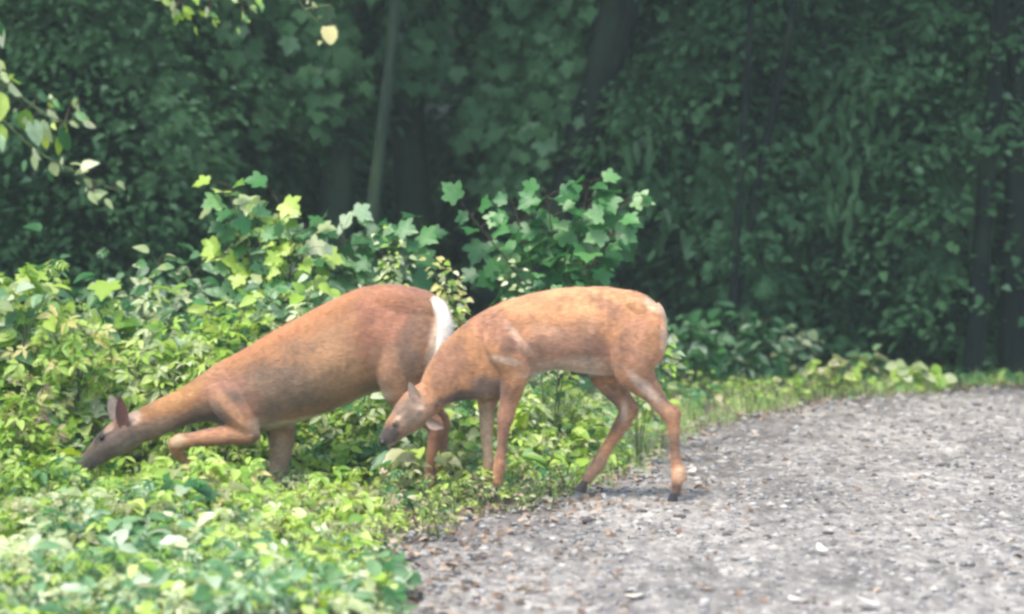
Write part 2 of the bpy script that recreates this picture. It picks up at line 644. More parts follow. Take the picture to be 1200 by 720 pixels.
def raw_obj(parts, voxel=.0065, smooth=5):
    V, F = [], []
    for v, f in parts:
        off = len(V)
        V += [tuple(x) for x in v]
        F += [tuple(i + off for i in q) for q in f]
    me = bpy.data.meshes.new('raw')
    me.from_pydata(V, [], F)
    bm = bmesh.new(); bm.from_mesh(me)
    bmesh.ops.recalc_face_normals(bm, faces=bm.faces)
    bm.to_mesh(me); bm.free()
    o = bpy.data.objects.new('raw', me)
    COL.objects.link(o)
    r = o.modifiers.new('r', 'REMESH'); r.mode = 'VOXEL'; r.voxel_size = voxel; r.use_smooth_shade = True
    s = o.modifiers.new('s', 'SMOOTH'); s.factor = .5; s.iterations = smooth
    dg = bpy.context.evaluated_depsgraph_get()
    out = bpy.data.meshes.new_from_object(o.evaluated_get(dg))
    bpy.data.objects.remove(o)
    nv = len(out.vertices)
    co = np.empty(nv * 3); out.vertices.foreach_get('co', co); co = co.reshape(-1, 3)
    no = np.empty(nv * 3); out.vertices.foreach_get('normal', no); no = no.reshape(-1, 3)
    # uneven flesh and bone under the skin; faint ribs run down and back
    dsp = np.array([.0045 * noise.noise(Vector((v[0] * 11, v[1] * 7, v[2] * 8))) + .0022 * noise.noise(Vector((v[0] * 34, v[1] * 20, v[2] * 9))) for v in co])
    co += no * dsp[:, None]
    out.vertices.foreach_set('co', co.ravel())
    out.update()
    return out


def paint(me, Y0, org, base, patches, mottle=.12, top=None):
    """coat colours: soft-edged fur patches, some of them painted shading and highlights, over the base colour. patch: (px,py,rx,ry,colour,side)"""
    n = len(me.vertices)
    co = np.empty(n * 3); me.vertices.foreach_get('co', co); co = co.reshape(-1, 3)
    W = co + np.array(org)
    # side view coordinates of the animal, in the units its outline was drawn in
    dzc = (W[:, 2] - CAMZ)
    cy = Y0 * math.cos(PITCH) - dzc * math.sin(PITCH)
    cz = Y0 * math.sin(PITCH) + dzc * math.cos(PITCH)
    px = 600 + W[:, 0] / cy * FPX
    py = 360 - cz / cy * FPX
    C = np.tile(np.array(base, float), (n, 1))
    wob = np.array([noise.noise(Vector(v) * 14) for v in co])
    wob2 = np.array([noise.noise(Vector(v) * 45 + Vector((5, 3, 1))) for v in co])
    for (x, y, rx, ry, ang, colr, k, lim) in patches:
        c, s = math.cos(math.radians(ang)), math.sin(math.radians(ang))
        u = ((px - x) * c + (py - y) * s) / rx
        v = (-(px - x) * s + (py - y) * c) / ry
        r = np.sqrt(u * u + v * v) + .22 * wob + .12 * wob2
        w = (1 - sst(.45, 1.2, r)) * k
        if lim == 'near':
            w = w * (co[:, 1] < .02)
        C = C * (1 - w[:, None]) + np.array(colr) * w[:, None]
    C *= (1 + mottle * (wob + .7 * wob2))[:, None]
    C = np.clip(C * np.array(TINT), 0, 1)
    ca = me.color_attributes.new('coat', 'FLOAT_COLOR', 'POINT')
    ca.data.foreach_set('color', np.hstack([C, np.ones((n, 1))]).astype(np.float32).ravel())
    return px, py


TINT = (1.2, 1.12, 1.04)
FUR = fur_mat('deer_coat')
HOOF = plain('hoof_horn', (.025, .02, .018), .45)
EYE = plain('dark_eye', (.008, .006, .005), .12)
NOSE = plain('nose_skin', (.02, .018, .018), .4)


def fur_part(name, me, root, Y0, org, base, patches=(), mottle=.1):
    paint(me, Y0, org, base, patches, mottle)
    me.materials.clear(); me.materials.append(FUR)
    me.polygons.foreach_set('use_smooth', np.ones(len(me.polygons), dtype=bool))
    return link(name, me, root)


def coat_hairs(me, root, n, length, parent):
    """short guard hairs lying back over the coat"""
    nv = len(me.vertices)
    co = np.empty(nv * 3); me.vertices.foreach_get('co', co); co = co.reshape(-1, 3)
    no = np.empty(nv * 3); me.vertices.foreach_get('normal', no); no = no.reshape(-1, 3)
    cl = np.empty(nv * 4, dtype=np.float32); me.color_attributes['coat'].data.foreach_get('color', cl); cl = cl.reshape(-1, 4)
    pick = rng.integers(0, nv, n)
    P, Nn, C = co[pick], no[pick], cl[pick]
    P = P + rng.normal(size=P.shape) * .002
    back = np.tile(np.array([.9, 0, -.45]), (n, 1)) + rng.normal(size=(n, 3)) * .22
    back -= (back * Nn).sum(1, keepdims=True) * Nn
    back /= np.linalg.norm(back, axis=1, keepdims=True) + 1e-6
    d = back + Nn * rng.uniform(.10, .42, (n, 1))
    sd = np.cross(d, Nn); sd /= np.linalg.norm(sd, axis=1, keepdims=True) + 1e-6
    Ln = length * rng.uniform(.6, 1.3, (n, 1))
    # no long hair low on the legs or on the face
    w = .0007
    V = np.stack([P + sd * w, P - sd * w, P + d * Ln], 1)
    F = np.arange(n * 3).reshape(n, 3)
    m2 = mesh_from('hair', V.reshape(-1, 3), F, [FUR])
    C = C * np.hstack([rng.uniform(.88, 1.14, (n, 1)).repeat(3, 1), np.ones((n, 1))])
    ca = m2.color_attributes.new('coat', 'FLOAT_COLOR', 'POINT')
    ca.data.foreach_set('color', np.repeat(C, 3, axis=0).astype(np.float32).ravel())
    o = link('hair', m2, parent)
    o['kind'] = 'stuff'
    return o


def hoof(px, py, dy, Y0, org, root, toe=-1, ang=0, s=1.0):
    """cloven hoof: two pointed toes"""
    c = img_local(px, py, dy, Y0, org)
    V, F = [], []
    for side in (-1, 1):
        for (z, x0, x1, w) in ((.030, -.012, .010, .008), (.012, -.022, .013, .011), (-.016, -.036, .015, .012)):
            for (x, y) in ((x0, 0), ((x0 + x1) / 2, -w), (x1, -w * .7), (x1, w * .7), ((x0 + x1) / 2, w)):
                V.append(Vector((x * -toe, y + side * .0125, z)) * s)
        o_ = (0 if side < 0 else 15)
        for i in range(2):
            for k in range(5):
                F.append((o_ + i * 5 + k, o_ + i * 5 + (k + 1) % 5, o_ + (i + 1) * 5 + (k + 1) % 5, o_ + (i + 1) * 5 + k))
        F.append(tuple(o_ + k for k in range(5)))
        F.append(tuple(o_ + 10 + k for k in reversed(range(5))))
    R = Matrix.Rotation(math.radians(ang), 3, 'Y')
    me = bpy.data.meshes.new('hoof')
    me.from_pydata([tuple(R @ v + c) for v in V], [], F)
    bm = bmesh.new(); bm.from_mesh(me)
    bmesh.ops.recalc_face_normals(bm, faces=bm.faces)
    bmesh.ops.bevel(bm, geom=bm.edges[:], offset=.0025, segments=2, affect='EDGES')
    bm.to_mesh(me); bm.free()
    me.materials.append(HOOF)
    return link('hoof', me, root)


def ear(b, t, wpx, dyb, dyt, Y0, org, root, cbase, cin, face=-1, name='ear'):
    """cupped leaf-shaped ear from base pixel b to tip pixel t, opening toward the camera side (face -1)"""
    B, T = img_local(*b, dyb, Y0, org), img_local(*t, dyt, Y0, org)
    ax = (T - B); L_ = ax.length; ax.normalize()
    fwd = Vector((0, face, 0)); fwd -= ax * fwd.dot(ax); fwd.normalize()
    sd = ax.cross(fwd)
    w = wpx * Y0 / FPX
    V, F, cols = [], [], []
    prof = [(0, .35), (.12, .6), (.3, .95), (.5, 1.0), (.7, .82), (.88, .45), (1, .06)]
    nseg = 9
    for layer in (0, 1):
        for (u, r) in prof:
            for k in range(nseg):
                th = (k / (nseg - 1) - .5) * 2
                cup = (1 - math.cos(th * 1.15)) * w * 1.1
                p = B + ax * (u * L_) + sd * (math.sin(th * 1.25) / math.sin(1.25) * w * r) + fwd * (cup * r + layer * .004 * (1 if abs(th) < .95 else 0))
                V.append(p)
                cols.append(cin if layer and abs(th) < .8 else cbase)
    m = len(prof)
    for layer in (0, 1):
        o_ = layer * m * nseg
        for i in range(m - 1):
            for k in range(nseg - 1):
                F.append((o_ + i * nseg + k, o_ + i * nseg + k + 1, o_ + (i + 1) * nseg + k + 1, o_ + (i + 1) * nseg + k))
    me = bpy.data.meshes.new(name)
    me.from_pydata([tuple(v) for v in V], [], F)
    me.materials.append(FUR)
    ca = me.color_attributes.new('coat', 'FLOAT_COLOR', 'POINT')
    ca.data.foreach_set('color', np.hstack([np.array(cols, float), np.ones((len(V), 1))]).astype(np.float32).ravel())
    me.polygons.foreach_set('use_smooth', np.ones(len(me.polygons), dtype=bool))
    return link(name, me, root)


def ball(px, py, dy, r, Y0, org, root, name, m, sq=(1, 1, 1)):
    bm = bmesh.new()
    bmesh.ops.create_uvsphere(bm, u_segments=14, v_segments=10, radius=r)
    c = img_local(px, py, dy, Y0, org)
    for v in bm.verts:
        v.co = Vector((v.co.x * sq[0], v.co.y * sq[1], v.co.z * sq[2])) + c
    me = bpy.data.meshes.new(name)
    bm.to_mesh(me); bm.free()
    me.materials.append(m)
    me.polygons.foreach_set('use_smooth', np.ones(len(me.polygons), dtype=bool))
    return link(name, me, root)


# ---- the larger doe, stretching down into the leaves on the left
DY = 12.32
dorg = at(430, 600, DY); dorg.z = float(terrain(dorg.x, DY))
doe = empty('deer', dorg, 'larger reddish-brown doe reaching down into the leaves with one foreleg folded', 'deer', 'deer beside the path')
body = [torso([
    ((529, 374), (523, 400), .045, 0), ((523, 356), (513, 428), .10, 0), ((505, 343), (494, 450), .145, 0),
    ((478, 335), (470, 462), .165, 0), ((450, 333), (440, 460), .165, 0), ((420, 338), (412, 472), .18, 0),
    ((385, 354), (378, 486), .195, 0), ((350, 372), (345, 496), .195, 0), ((315, 391), (318, 503), .18, 0),
    ((285, 409), (296, 507), .155, 0), ((260, 423), (272, 503), .125, 0), ((240, 436), (250, 495), .095, -.01),
    ((217, 451), (225, 496), .068, -.03), ((193, 464), (202, 504), .056, -.04), ((172, 474), (184, 513), .05, -.05),
    ((160, 482), (172, 518), .045, -.05)], DY, dorg),
    limb([(178, 494, -.05, 17, .9), (160, 501, -.05, 20, .95), (144, 510, -.055, 20, .95), (128, 520, -.06, 17, .95), (115, 531, -.065, 13, .85),
          (105, 540, -.07, 10.5, .85), (99, 546, -.07, 8.5, .85)], DY, dorg),
    # shoulder blade and folded near foreleg
    limb([(258, 446, -.095, 15, .5), (266, 462, -.13, 20, .5), (280, 480, -.14, 18, .6), (294, 498, -.13, 14, .8), (299, 507, -.125, 8, .8)], DY, dorg),
    limb([(303, 500, -.125, 9), (294, 506, -.125, 12), (272, 506, -.13, 12), (248, 509, -.135, 10), (226, 512, -.135, 8.6), (212, 516, -.135, 9.6),
          (211, 526, -.12, 8.5), (221, 540, -.08, 5.6), (236, 558, -.03, 5.4), (247, 574, 0, 6.8), (252, 588, .01, 5.5), (255, 598, .012, 5)], DY, dorg),
    # far foreleg carrying the weight
    limb([(316, 470, .10, 26, .5), (322, 492, .10, 22, .6), (327, 512, .095, 17, .75), (326, 535, .09, 13), (323, 556, .085, 10.5), (321, 574, .085, 10.8),
          (321, 588, .085, 7.2), (320, 610, .085, 6.2), (319, 628, .085, 7.8), (317, 640, .085, 6), (315, 650, .085, 5.5)], DY, dorg),
    # haunches and hind legs
    limb([(490, 368, -.10, 34, .3), (484, 395, -.13, 36, .35), (474, 422, -.135, 32, .4), (470, 442, -.125, 27, .5), (474, 460, -.11, 22, .6), (486, 476, -.10, 15, .7),
          (500, 488, -.09, 11.5), (511, 497, -.09, 10), (509, 512, -.09, 8), (507, 530, -.09, 6.8), (505, 552, -.09, 6.6), (503, 572, -.09, 8.2), (500, 584, -.09, 6.4), (498, 592, -.09, 5.5)], DY, dorg),
    limb([(494, 380, .10, 34, .3), (482, 420, .11, 30, .4), (474, 450, .10, 23, .5), (488, 474, .095, 15, .7), (508, 486, .09, 11), (518, 498, .09, 9.5),
          (517, 515, .09, 7.4), (517, 550, .09, 6.6), (518, 568, .09, 8), (516, 580, .09, 6.4), (514, 590, .09, 5.5)], DY, dorg),
    # haunch muscle, hip point
    limb([(440, 352, -.09, 14, .4), (462, 356, -.10, 20, .4), (485, 366, -.10, 24, .4), (500, 385, -.10, 16, .4)], DY, dorg)]
me = raw_obj(body, .0068, 5)
TANd, ORG, GRY, DRK, WHT = (.27, .128, .052), (.50, .225, .085), (.25, .15, .095), (.12, .072, .05), (.75, .70, .62)
dp = [  # fur markings, mixed with shading and highlights painted into the coat
    (320, 372, 220, 30, -27, (.44, .185, .065), .85, 0), (225, 450, 60, 15, -33, (.40, .21, .075), .8, 0),
    (335, 452, 84, 38, -8, (.155, .105, .072), .88, 0), (398, 420, 42, 44, 0, (.36, .21, .11), .7, 0), (352, 405, 38, 14, -20, (.22, .13, .075), .5, 0),
    (462, 372, 62, 48, -60, (.28, .125, .075), .85, 0), (430, 385, 12, 52, -4, (.19, .08, .042), .5, 0), (436, 362, 18, 16, 0, (.22, .09, .05), .7, 0), (446, 348, 30, 14, 0, (.36, .16, .08), .6, 0),
    (470, 430, 46, 40, 0, (.29, .165, .10), .8, 0), (490, 390, 20, 52, 12, (.14, .088, .055), .65, 0), (478, 412, 22, 14, 60, (.15, .095, .068), .6, 0),
    (440, 450, 30, 10, -10, (.17, .10, .06), .6, 0),
    (360, 492, 80, 8, -9, (.60, .54, .44), .75, 0), (425, 470, 42, 10, -20, (.50, .43, .32), .75, 0),
    (272, 458, 46, 30, 35, (.27, .13, .085), .7, 0), (245, 480, 62, 14, -25, (.125, .082, .055), .85, 0),
    (240, 495, 50, 13, -14, (.075, .05, .036), .9, 0), (278, 478, 50, 8, 47, (.40, .215, .12), .8, 'near'), (305, 495, 14, 12, 0, (.45, .34, .25), .5, 0),  # shade under the neck and the shoulder highlight, painted in
    (185, 500, 32, 14, -20, (.20, .14, .10), .8, 0), (255, 508, 52, 12, -7, (.44, .22, .12), .85, 'near'), (255, 518, 48, 5, -5, (.2, .08, .045), .8, 'near'),
    (212, 512, 12, 9, 0, (.60, .42, .26), .8, 'near'), (160, 487, 10, 9, 0, (.55, .44, .36), .7, 0),
    (135, 520, 44, 24, -38, (.125, .092, .075), .95, 0), (106, 540, 17, 15, -38, (.10, .08, .068), .85, 0), (155, 520, 26, 8, -34, (.26, .20, .155), .5, 0),
    (122, 507, 15, 7, -35, (.03, .02, .018), .9, 0), (131, 500, 8, 4, -35, (.42, .30, .22), .8, 0),
    (322, 545, 26, 60, 0, (.27, .20, .145), .8, 0), (306, 510, 10, 10, 0, (.07, .05, .035), .6, 0),
    (508, 530, 20, 70, 0, (.19, .09, .055), .8, 0), (512, 398, 10, 46, 12, (.66, .58, .47), .7, 0), (530, 385, 8, 40, 8, (.42, .27, .15), .8, 0)]
paint(me, DY, dorg, TANd, dp, .24)
me.materials.clear(); me.materials.append(FUR)
doe_body = link('body', me, doe)
coat_hairs(me, doe, 90000, .014, doe_body)
ear((150, 503), (145, 460), 7.6, -.105, -.12, DY, dorg, doe, (.07, .04, .032), (.11, .035, .025), -1)
ear((140, 500), (129, 463), 8.5, -.0, .03, DY, dorg, doe, (.14, .10, .075), (.22, .17, .13), -1)
ball(124, 510, -.107, .014, DY, dorg, doe, 'eye', EYE)
ball(126, 512, .0, .014, DY, dorg, doe, 'eye', EYE)
ball(96.5, 547.5, -.07, .022, DY, dorg, doe, 'nose', NOSE, (.75, 1, .75))
hoof(259, 601, .012, DY, dorg, doe, -1, -25)
hoof(315, 653, .085, DY, dorg, doe)
hoof(497, 594, -.09, DY, dorg, doe)
hoof(514, 591, .09, DY, dorg, doe)
# tail: tan above, long white fringe below, held a little out
tl = raw_obj([limb([(505, 349, -.05, 4, 2.0), (513, 356, -.075, 7, 2.2), (519, 370, -.09, 9, 1.9), (520, 388, -.10, 9.5, 1.7), (516, 404, -.11, 9, 1.5), (510, 420, -.115, 7.5, 1.3), (504, 435, -.12, 3.5, 1)], DY, dorg)], .005, 2)
tail = fur_part('tail', tl, doe, DY, dorg, (.84, .81, .76), [(504, 348, 6, 6, 0, (.5, .3, .18), .6, 0)], .08)
coat_hairs(tl, doe, 5000, .03, tail)

# ---- the slimmer young deer on the path edge
FY = 12.0
forg = at(680, 588, FY); forg.z = 0
fawn = empty('deer', forg, 'slimmer light tan young deer walking off the gravel with its muzzle at the doe', 'deer', 'deer beside the path')
fb = [torso([
    ((777, 374), (774, 400), .035, 0), ((771, 358), (765, 420), .078, 0), ((754, 345), (744, 436), .108, 0), ((725, 338), (716, 440), .118, 0),
    ((690, 336), (688, 438), .125, 0), ((655, 338), (655, 434), .135, 0), ((625, 344), (625, 441), .132, 0), ((598, 351), (604, 454), .12, 0),
    ((580, 358), (587, 464), .10, 0), ((564, 366), (570, 468), .078, -.01), ((548, 376), (553, 468), .06, -.02), ((532, 389), (539, 469), .05, -.04),
    ((516, 405), (528, 472), .047, -.06), ((503, 425), (518, 478), .045, -.08), ((494, 445), (510, 486), .043, -.09)], FY, forg),
    limb([(506, 460, -.09, 18, .85), (496, 468, -.10, 21, .9), (486, 478, -.11, 21.5, .95), (476, 488, -.12, 19, .95), (467, 497, -.135, 15, .9), (460, 505, -.145, 11.5, .9), (455, 511, -.15, 9.5, .9), (452, 515, -.15, 6.5, .9)], FY, forg),
    limb([(580, 372, -.06, 12, .4), (588, 392, -.10, 22, .4), (598, 414, -.105, 22, .5), (603, 434, -.095, 17, .6), (600, 452, -.08, 13.5, .75), (596, 470, -.07, 11), (592, 488, -.07, 10),
          (590, 500, -.07, 7.4), (588, 522, -.07, 6), (586, 542, -.07, 7.6), (584, 554, -.07, 6), (582, 566, -.07, 5.4)], FY, forg),
    limb([(588, 420, .07, 22, .4), (580, 448, .07, 18, .5), (572, 466, .065, 14, .7), (570, 484, .06, 9.8), (570, 497, .06, 9), (570, 512, .06, 6.8), (571, 533, .06, 6), (572, 549, .06, 7.4), (570, 560, .06, 6), (568, 568, .06, 5.4)], FY, forg),
    limb([(745, 362, -.07, 28, .3), (748, 388, -.10, 33, .35), (744, 412, -.10, 32, .4), (744, 432, -.09, 26, .5), (752, 446, -.07, 19, .6), (764, 460, -.065, 13.5, .7), (775, 475, -.06, 9.6),
          (786, 487, -.06, 10), (788, 500, -.06, 8), (789, 520, -.06, 6.4), (791, 538, -.06, 6.6), (794, 550, -.06, 9), (793, 560, -.06, 7.4), (791, 570, -.06, 6.2), (790, 578, -.06, 5.8)], FY, forg),
    limb([(735, 385, .08, 32, .3), (722, 415, .085, 31, .4), (712, 436, .08, 24, .5), (717, 453, .08, 16, .65), (729, 468, .08, 12), (737, 482, .08, 11.5), (731, 496, .08, 9),
          (720, 514, .08, 7.2), (709, 533, .08, 7), (701, 547, .08, 8.8), (693, 559, .08, 6.8), (687, 568, .08, 6)], FY, forg),
    limb([(774, 466, -.06, 3.5), (784, 474, -.06, 4.6), (793, 481, -.06, 4.6), (793, 490, -.06, 3.6)], FY, forg),
    limb([(729, 460, .08, 3.5), (738, 471, .08, 5), (745, 480, .08, 5), (742, 489, .08, 4)], FY, forg),
    limb([(796, 552, -.05, 3), (801, 558, -.05, 3.2), (801, 563, -.05, 2)], FY, forg),
    limb([(735, 352, -.075, 7, .8), (748, 362, -.085, 10, .7), (752, 378, -.085, 8, .7)], FY, forg)]
me = raw_obj(fb, .0062, 4)
fp = [  # fur markings, plus body shading and highlights put into the colour
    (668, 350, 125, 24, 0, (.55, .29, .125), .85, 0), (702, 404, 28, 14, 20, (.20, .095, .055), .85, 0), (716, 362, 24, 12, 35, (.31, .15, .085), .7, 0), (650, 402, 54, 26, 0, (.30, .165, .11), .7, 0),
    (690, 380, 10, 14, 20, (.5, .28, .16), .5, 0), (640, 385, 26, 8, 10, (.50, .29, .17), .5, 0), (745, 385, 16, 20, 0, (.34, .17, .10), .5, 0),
    (668, 428, 58, 13, 0, (.48, .38, .29), .75, 0), (664, 438, 60, 6, 0, WHT, .6, 0), (764, 357, 14, 7, 35, (.74, .56, .36), .7, 0),  # last patch is a highlight painted on the rump
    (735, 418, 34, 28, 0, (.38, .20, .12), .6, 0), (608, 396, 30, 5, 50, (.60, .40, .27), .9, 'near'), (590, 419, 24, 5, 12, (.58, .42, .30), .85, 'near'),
    (594, 402, 15, 13, 20, (.22, .115, .075), .85, 'near'), (617, 412, 9, 22, -25, (.24, .13, .085), .6, 'near'), (573, 380, 26, 26, 0, (.36, .17, .095), .7, 0), (525, 425, 30, 22, -50, (.35, .175, .105), .6, 0),  # dark patches paint the shade of the shoulder hollow
    (545, 463, 42, 8, -10, (.10, .062, .045), .9, 0), (572, 452, 24, 17, 0, (.17, .115, .09), .85, 0),  # painted shade under the neck and chest
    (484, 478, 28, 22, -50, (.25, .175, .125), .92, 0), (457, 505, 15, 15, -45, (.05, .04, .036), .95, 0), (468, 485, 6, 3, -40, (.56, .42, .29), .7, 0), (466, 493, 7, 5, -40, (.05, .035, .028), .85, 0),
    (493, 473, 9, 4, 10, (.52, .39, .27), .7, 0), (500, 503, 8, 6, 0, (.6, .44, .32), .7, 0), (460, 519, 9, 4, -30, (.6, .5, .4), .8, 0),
    (570, 510, 12, 55, 0, (.44, .33, .21), .8, 0), (590, 500, 16, 60, 0, (.24, .12, .075), .8, 0),  # first foreleg painted pale to look lit, the other left brown
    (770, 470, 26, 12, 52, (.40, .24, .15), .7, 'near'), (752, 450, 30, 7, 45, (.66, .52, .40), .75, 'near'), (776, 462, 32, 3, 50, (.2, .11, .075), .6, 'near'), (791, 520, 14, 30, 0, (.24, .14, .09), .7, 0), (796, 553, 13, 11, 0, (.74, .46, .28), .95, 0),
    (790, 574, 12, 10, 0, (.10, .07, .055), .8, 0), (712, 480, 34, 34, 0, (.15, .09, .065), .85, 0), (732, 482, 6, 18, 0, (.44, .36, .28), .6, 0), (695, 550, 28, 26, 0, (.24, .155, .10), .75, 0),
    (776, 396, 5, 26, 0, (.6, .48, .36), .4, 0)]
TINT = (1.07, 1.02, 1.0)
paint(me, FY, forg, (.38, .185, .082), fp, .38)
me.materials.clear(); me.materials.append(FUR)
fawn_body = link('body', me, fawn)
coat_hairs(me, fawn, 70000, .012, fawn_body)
ear((492, 471), (481, 444), 6, -.15, -.15, FY, forg, fawn, (.10, .06, .045), (.27, .19, .14), -1)
ear((501, 490), (521, 497), 6.5, -.15, -.17, FY, forg, fawn, (.13, .08, .055), (.22, .15, .11), -1)
ball(465, 493, -.172, .0145, FY, forg, fawn, 'eye', EYE)
ball(478, 503, -.10, .012, FY, forg, fawn, 'eye', EYE)
ball(450.5, 514, -.158, .022, FY, forg, fawn, 'nose', NOSE, (.8, 1.05, .8))
hoof(580, 575, -.07, FY, forg, fawn, s=1.05)
hoof(566, 576, .06, FY, forg, fawn, s=1.05)
hoof(789, 585, -.06, FY, forg, fawn, s=1.15)
hoof(684, 575, .08, FY, forg, fawn, ang=15, s=1.15)
tl = raw_obj([limb([(768, 357, 0, 5, 1.6), (773, 366, 0, 5.5, 2.4), (776, 382, 0, 5.5, 2.6), (774, 398, 0, 4.5, 2.4), (770, 412, 0, 3, 2)], FY, forg)], .005, 2)
tail = fur_part('tail', tl, fawn, FY, forg, (.45, .26, .15), [(774, 390, 4, 30, 0, (.66, .54, .42), .6, 0)], .1)

# ------------------------------------------------------------------ plants
LEAFMESH = {}


def leaf_mesh(shape, m):
    key = (shape, m.name)
    if key not in LEAFMESH:
        V, F = SHAPES[shape]
        LEAFMESH[key] = mesh_from('leaf', V, F, [m])
    return LEAFMESH[key]


def put_leaf(root, me, pos, tip, nrm, size):
    y = Vector(tip).normalized()
    x = y.cross(Vector(nrm)).normalized()
    z = x.cross(y)
    o = bpy.data.objects.new('leaf', me)
    COL.objects.link(o)
    o.parent = root
    s = size
    o.matrix_local = Matrix(((x.x * s, y.x * s, z.x * s, pos[0]), (x.y * s, y.y * s, z.y * s, pos[1]), (x.z * s, y.z * s, z.z * s, pos[2]), (0, 0, 0, 1)))
    return o


def rv(s=1.0):
    return Vector((random.gauss(0, s), random.gauss(0, s), random.gauss(0, s)))


def sprig(base, height, spread, nstem, nleaf, size, shape, m, label, cat='plant', name='leafy_plant', group=None,
          lean=(0, 0), stem=STEM, up=.55, low=.25, r=.004, face=.35):
    """a plant: a few arching stems, each leaf a part"""
    root = empty(name, base, label, cat, group)
    blocks = []
    mats = m if isinstance(m, (list, tuple)) else [m]
    for s in range(nstem):
        a_ = 2 * math.pi * (s + random.random() * .7) / nstem
        out = Vector((math.cos(a_), math.sin(a_) * .8, 0)) * spread * random.uniform(.55, 1.05)
        if nstem == 1:
            out *= .3
        hgt = height * random.uniform(.72, 1.0)
        p1 = Vector((lean[0] * .4, lean[1] * .4, hgt * .5)) + out * .3 + rv(.02)
        p2 = Vector((lean[0], lean[1], hgt)) + out
        pts = catmull([tuple((0, 0, -.03)), tuple(p1), tuple(p2)], 5)
        blocks.append((*tube(pts, [r * (1.3 - .9 * i / 10) for i in range(len(pts))], 5), 0))
        nl = max(2, int(nleaf / nstem))
        for i in range(nl):
            u = low + (1 - low) * (i + random.random() * .6) / nl
            q = min(u, .999) * (len(pts) - 1)
            k = int(q)
            p = Vector(pts[k]).lerp(Vector(pts[min(k + 1, len(pts) - 1)]), q - k)
            t = Vector(pts[min(k + 1, len(pts) - 1)] - pts[max(k - 1, 0)]).normalized()
            ang = i * 2.4 + random.random()
            side = Vector((math.cos(ang), math.sin(ang), 0))
            pet = (side * .8 + t * .5 + rv(.15)).normalized()
            sz = size * random.uniform(.65, 1.15) * (1 - .25 * u)
            q_ = p + pet * sz * .45
            blocks.append((*tube([p, (p + q_) / 2 + Vector((0, 0, .004)), q_], [r * .4, r * .35, r * .3], 3), 0))
            nrm = Vector((0, -face, up)) + rv(.28)
            tip = pet + Vector((0, -.15, -.25)) + rv(.15)
            put_leaf(root, leaf_mesh(shape, random.choice(mats)), q_, tip, nrm, sz)
    V, F, M = join(blocks)
    link('stem', mesh_from('stem', V, F, [stem], smooth=True), root)
    return root


def on_ground(px, Y):
    p = at(px, 500, Y)
    return Vector((p.x, Y, float(terrain(p.x, Y))))


# -- the plants one can point to, each where it stands
# broad-leaved maple saplings behind the two deer
def sapling(px, Y, boughs, label, size, shape, m, name='maple_sapling', cat='sapling', stem=None, n=8, group=None):
    """boughs: list of (tip px, tip py, dy, leaves)"""
    base = on_ground(px, Y)
    stem = stem or (TWIG if name == 'maple_sapling' else STEM)
    root = empty(name, base, label, cat, group)
    blocks = []
    mats = m if isinstance(m, (list, tuple)) else [m]
    for (tx, ty, dy, nl) in boughs:
        nl = int(nl * 1.9)
        T = at(tx, ty, Y + dy) - base
        mid = Vector((T.x * .25, T.y * .2, T.z * .6)) + rv(.03)
        pts = catmull([(0, 0, -.03), tuple(mid), tuple(T)], 6)
        blocks.append((*tube(pts, [(.07 if size > .09 else .04) * size ** .9 * (1.15 - .95 * i / 12) for i in range(len(pts))], 6), 0))
        for i in range(nl):
            u = .48 + .52 * (i + .5) / nl
            q = u * (len(pts) - 1.01)
            k = int(q)
            p = Vector(pts[k]).lerp(Vector(pts[k + 1]), q - k)
            t = Vector(pts[k + 1] - pts[k]).normalized()
            side = (1 if i % 2 else -1)
            pet = (Vector((side * random.uniform(.4, 1), random.uniform(-.8, .5), random.uniform(-.3, .6))) + t * .4).normalized()
            sz = size * random.uniform(.6, 1.2)
            q_ = p + pet * random.uniform(.3, 1.1) * size
            blocks.append((*tube([p, (p + q_) / 2 + Vector((0, 0, .008)), q_], [.002, .0018, .0015], 3), 0))
            nrm = Vector((random.gauss(0, .3), -.62 + random.gauss(0, .25), .62 + random.gauss(0, .15)))
            tip = pet * .7 + Vector((0, -.2, -.45)) + rv(.18)
            put_leaf(root, leaf_mesh(shape, random.choice(mats)), q_, tip, nrm, sz)
    V, F, M = join(blocks)
    link('stem', mesh_from('stem', V, F, [stem], smooth=True), root)
    return root


sapling(655, 13.7, [(545, 243, -.2, 9), (600, 235, 0, 9), (640, 222, -.1, 10), (690, 212, 0, 14), (728, 235, .1, 12), (722, 262, -.15, 12), (665, 262, 0, 12), (600, 275, .1, 10), (640, 320, 0, 10), (690, 300, .3, 7), (575, 320, 0, 9)],
        'green maple sapling with broad lobed leaves rising behind the young deer', .105, 'maple', GREEN)
sapling(330, 13.6, [(265, 212, 0, 8), (285, 235, .1, 9), (325, 232, 0, 9), (360, 262, 0, 10), (300, 270, -.1, 10), (345, 285, -.2, 10), (268, 285, 0, 9), (375, 300, .1, 9), (310, 320, -.2, 10), (262, 250, .1, 7)],
        'bright green sapling with lobed leaves, tallest one above the back of the doe', .105, 'maple', [COOL, LIME, GREEN, COOL, PALE, LIME])
sapling(430, 14.1, [(400, 262, 0, 9), (430, 262, 0, 9), (460, 268, -.1, 10), (485, 285, 0, 9), (415, 300, -.1, 9), (450, 310, 0, 10), (395, 320, 0, 8), (500, 262, .1, 5), (475, 325, 0, 8)],
        'bluish green leafy shrub directly behind the rump of the doe', .12, 'maple', [COOL, GREEN, COOL], name='leafy_shrub', cat='shrub')
sapling(462, 13.5, [(445, 268, 0, 12), (462, 280, -.1, 14), (478, 300, 0, 12), (455, 305, 0, 12)],
        'pale green flowering sprig standing just above the hindquarters of the doe', .038, 'ovate', [PALE, LIME], name='pale_sprig', cat='plant')
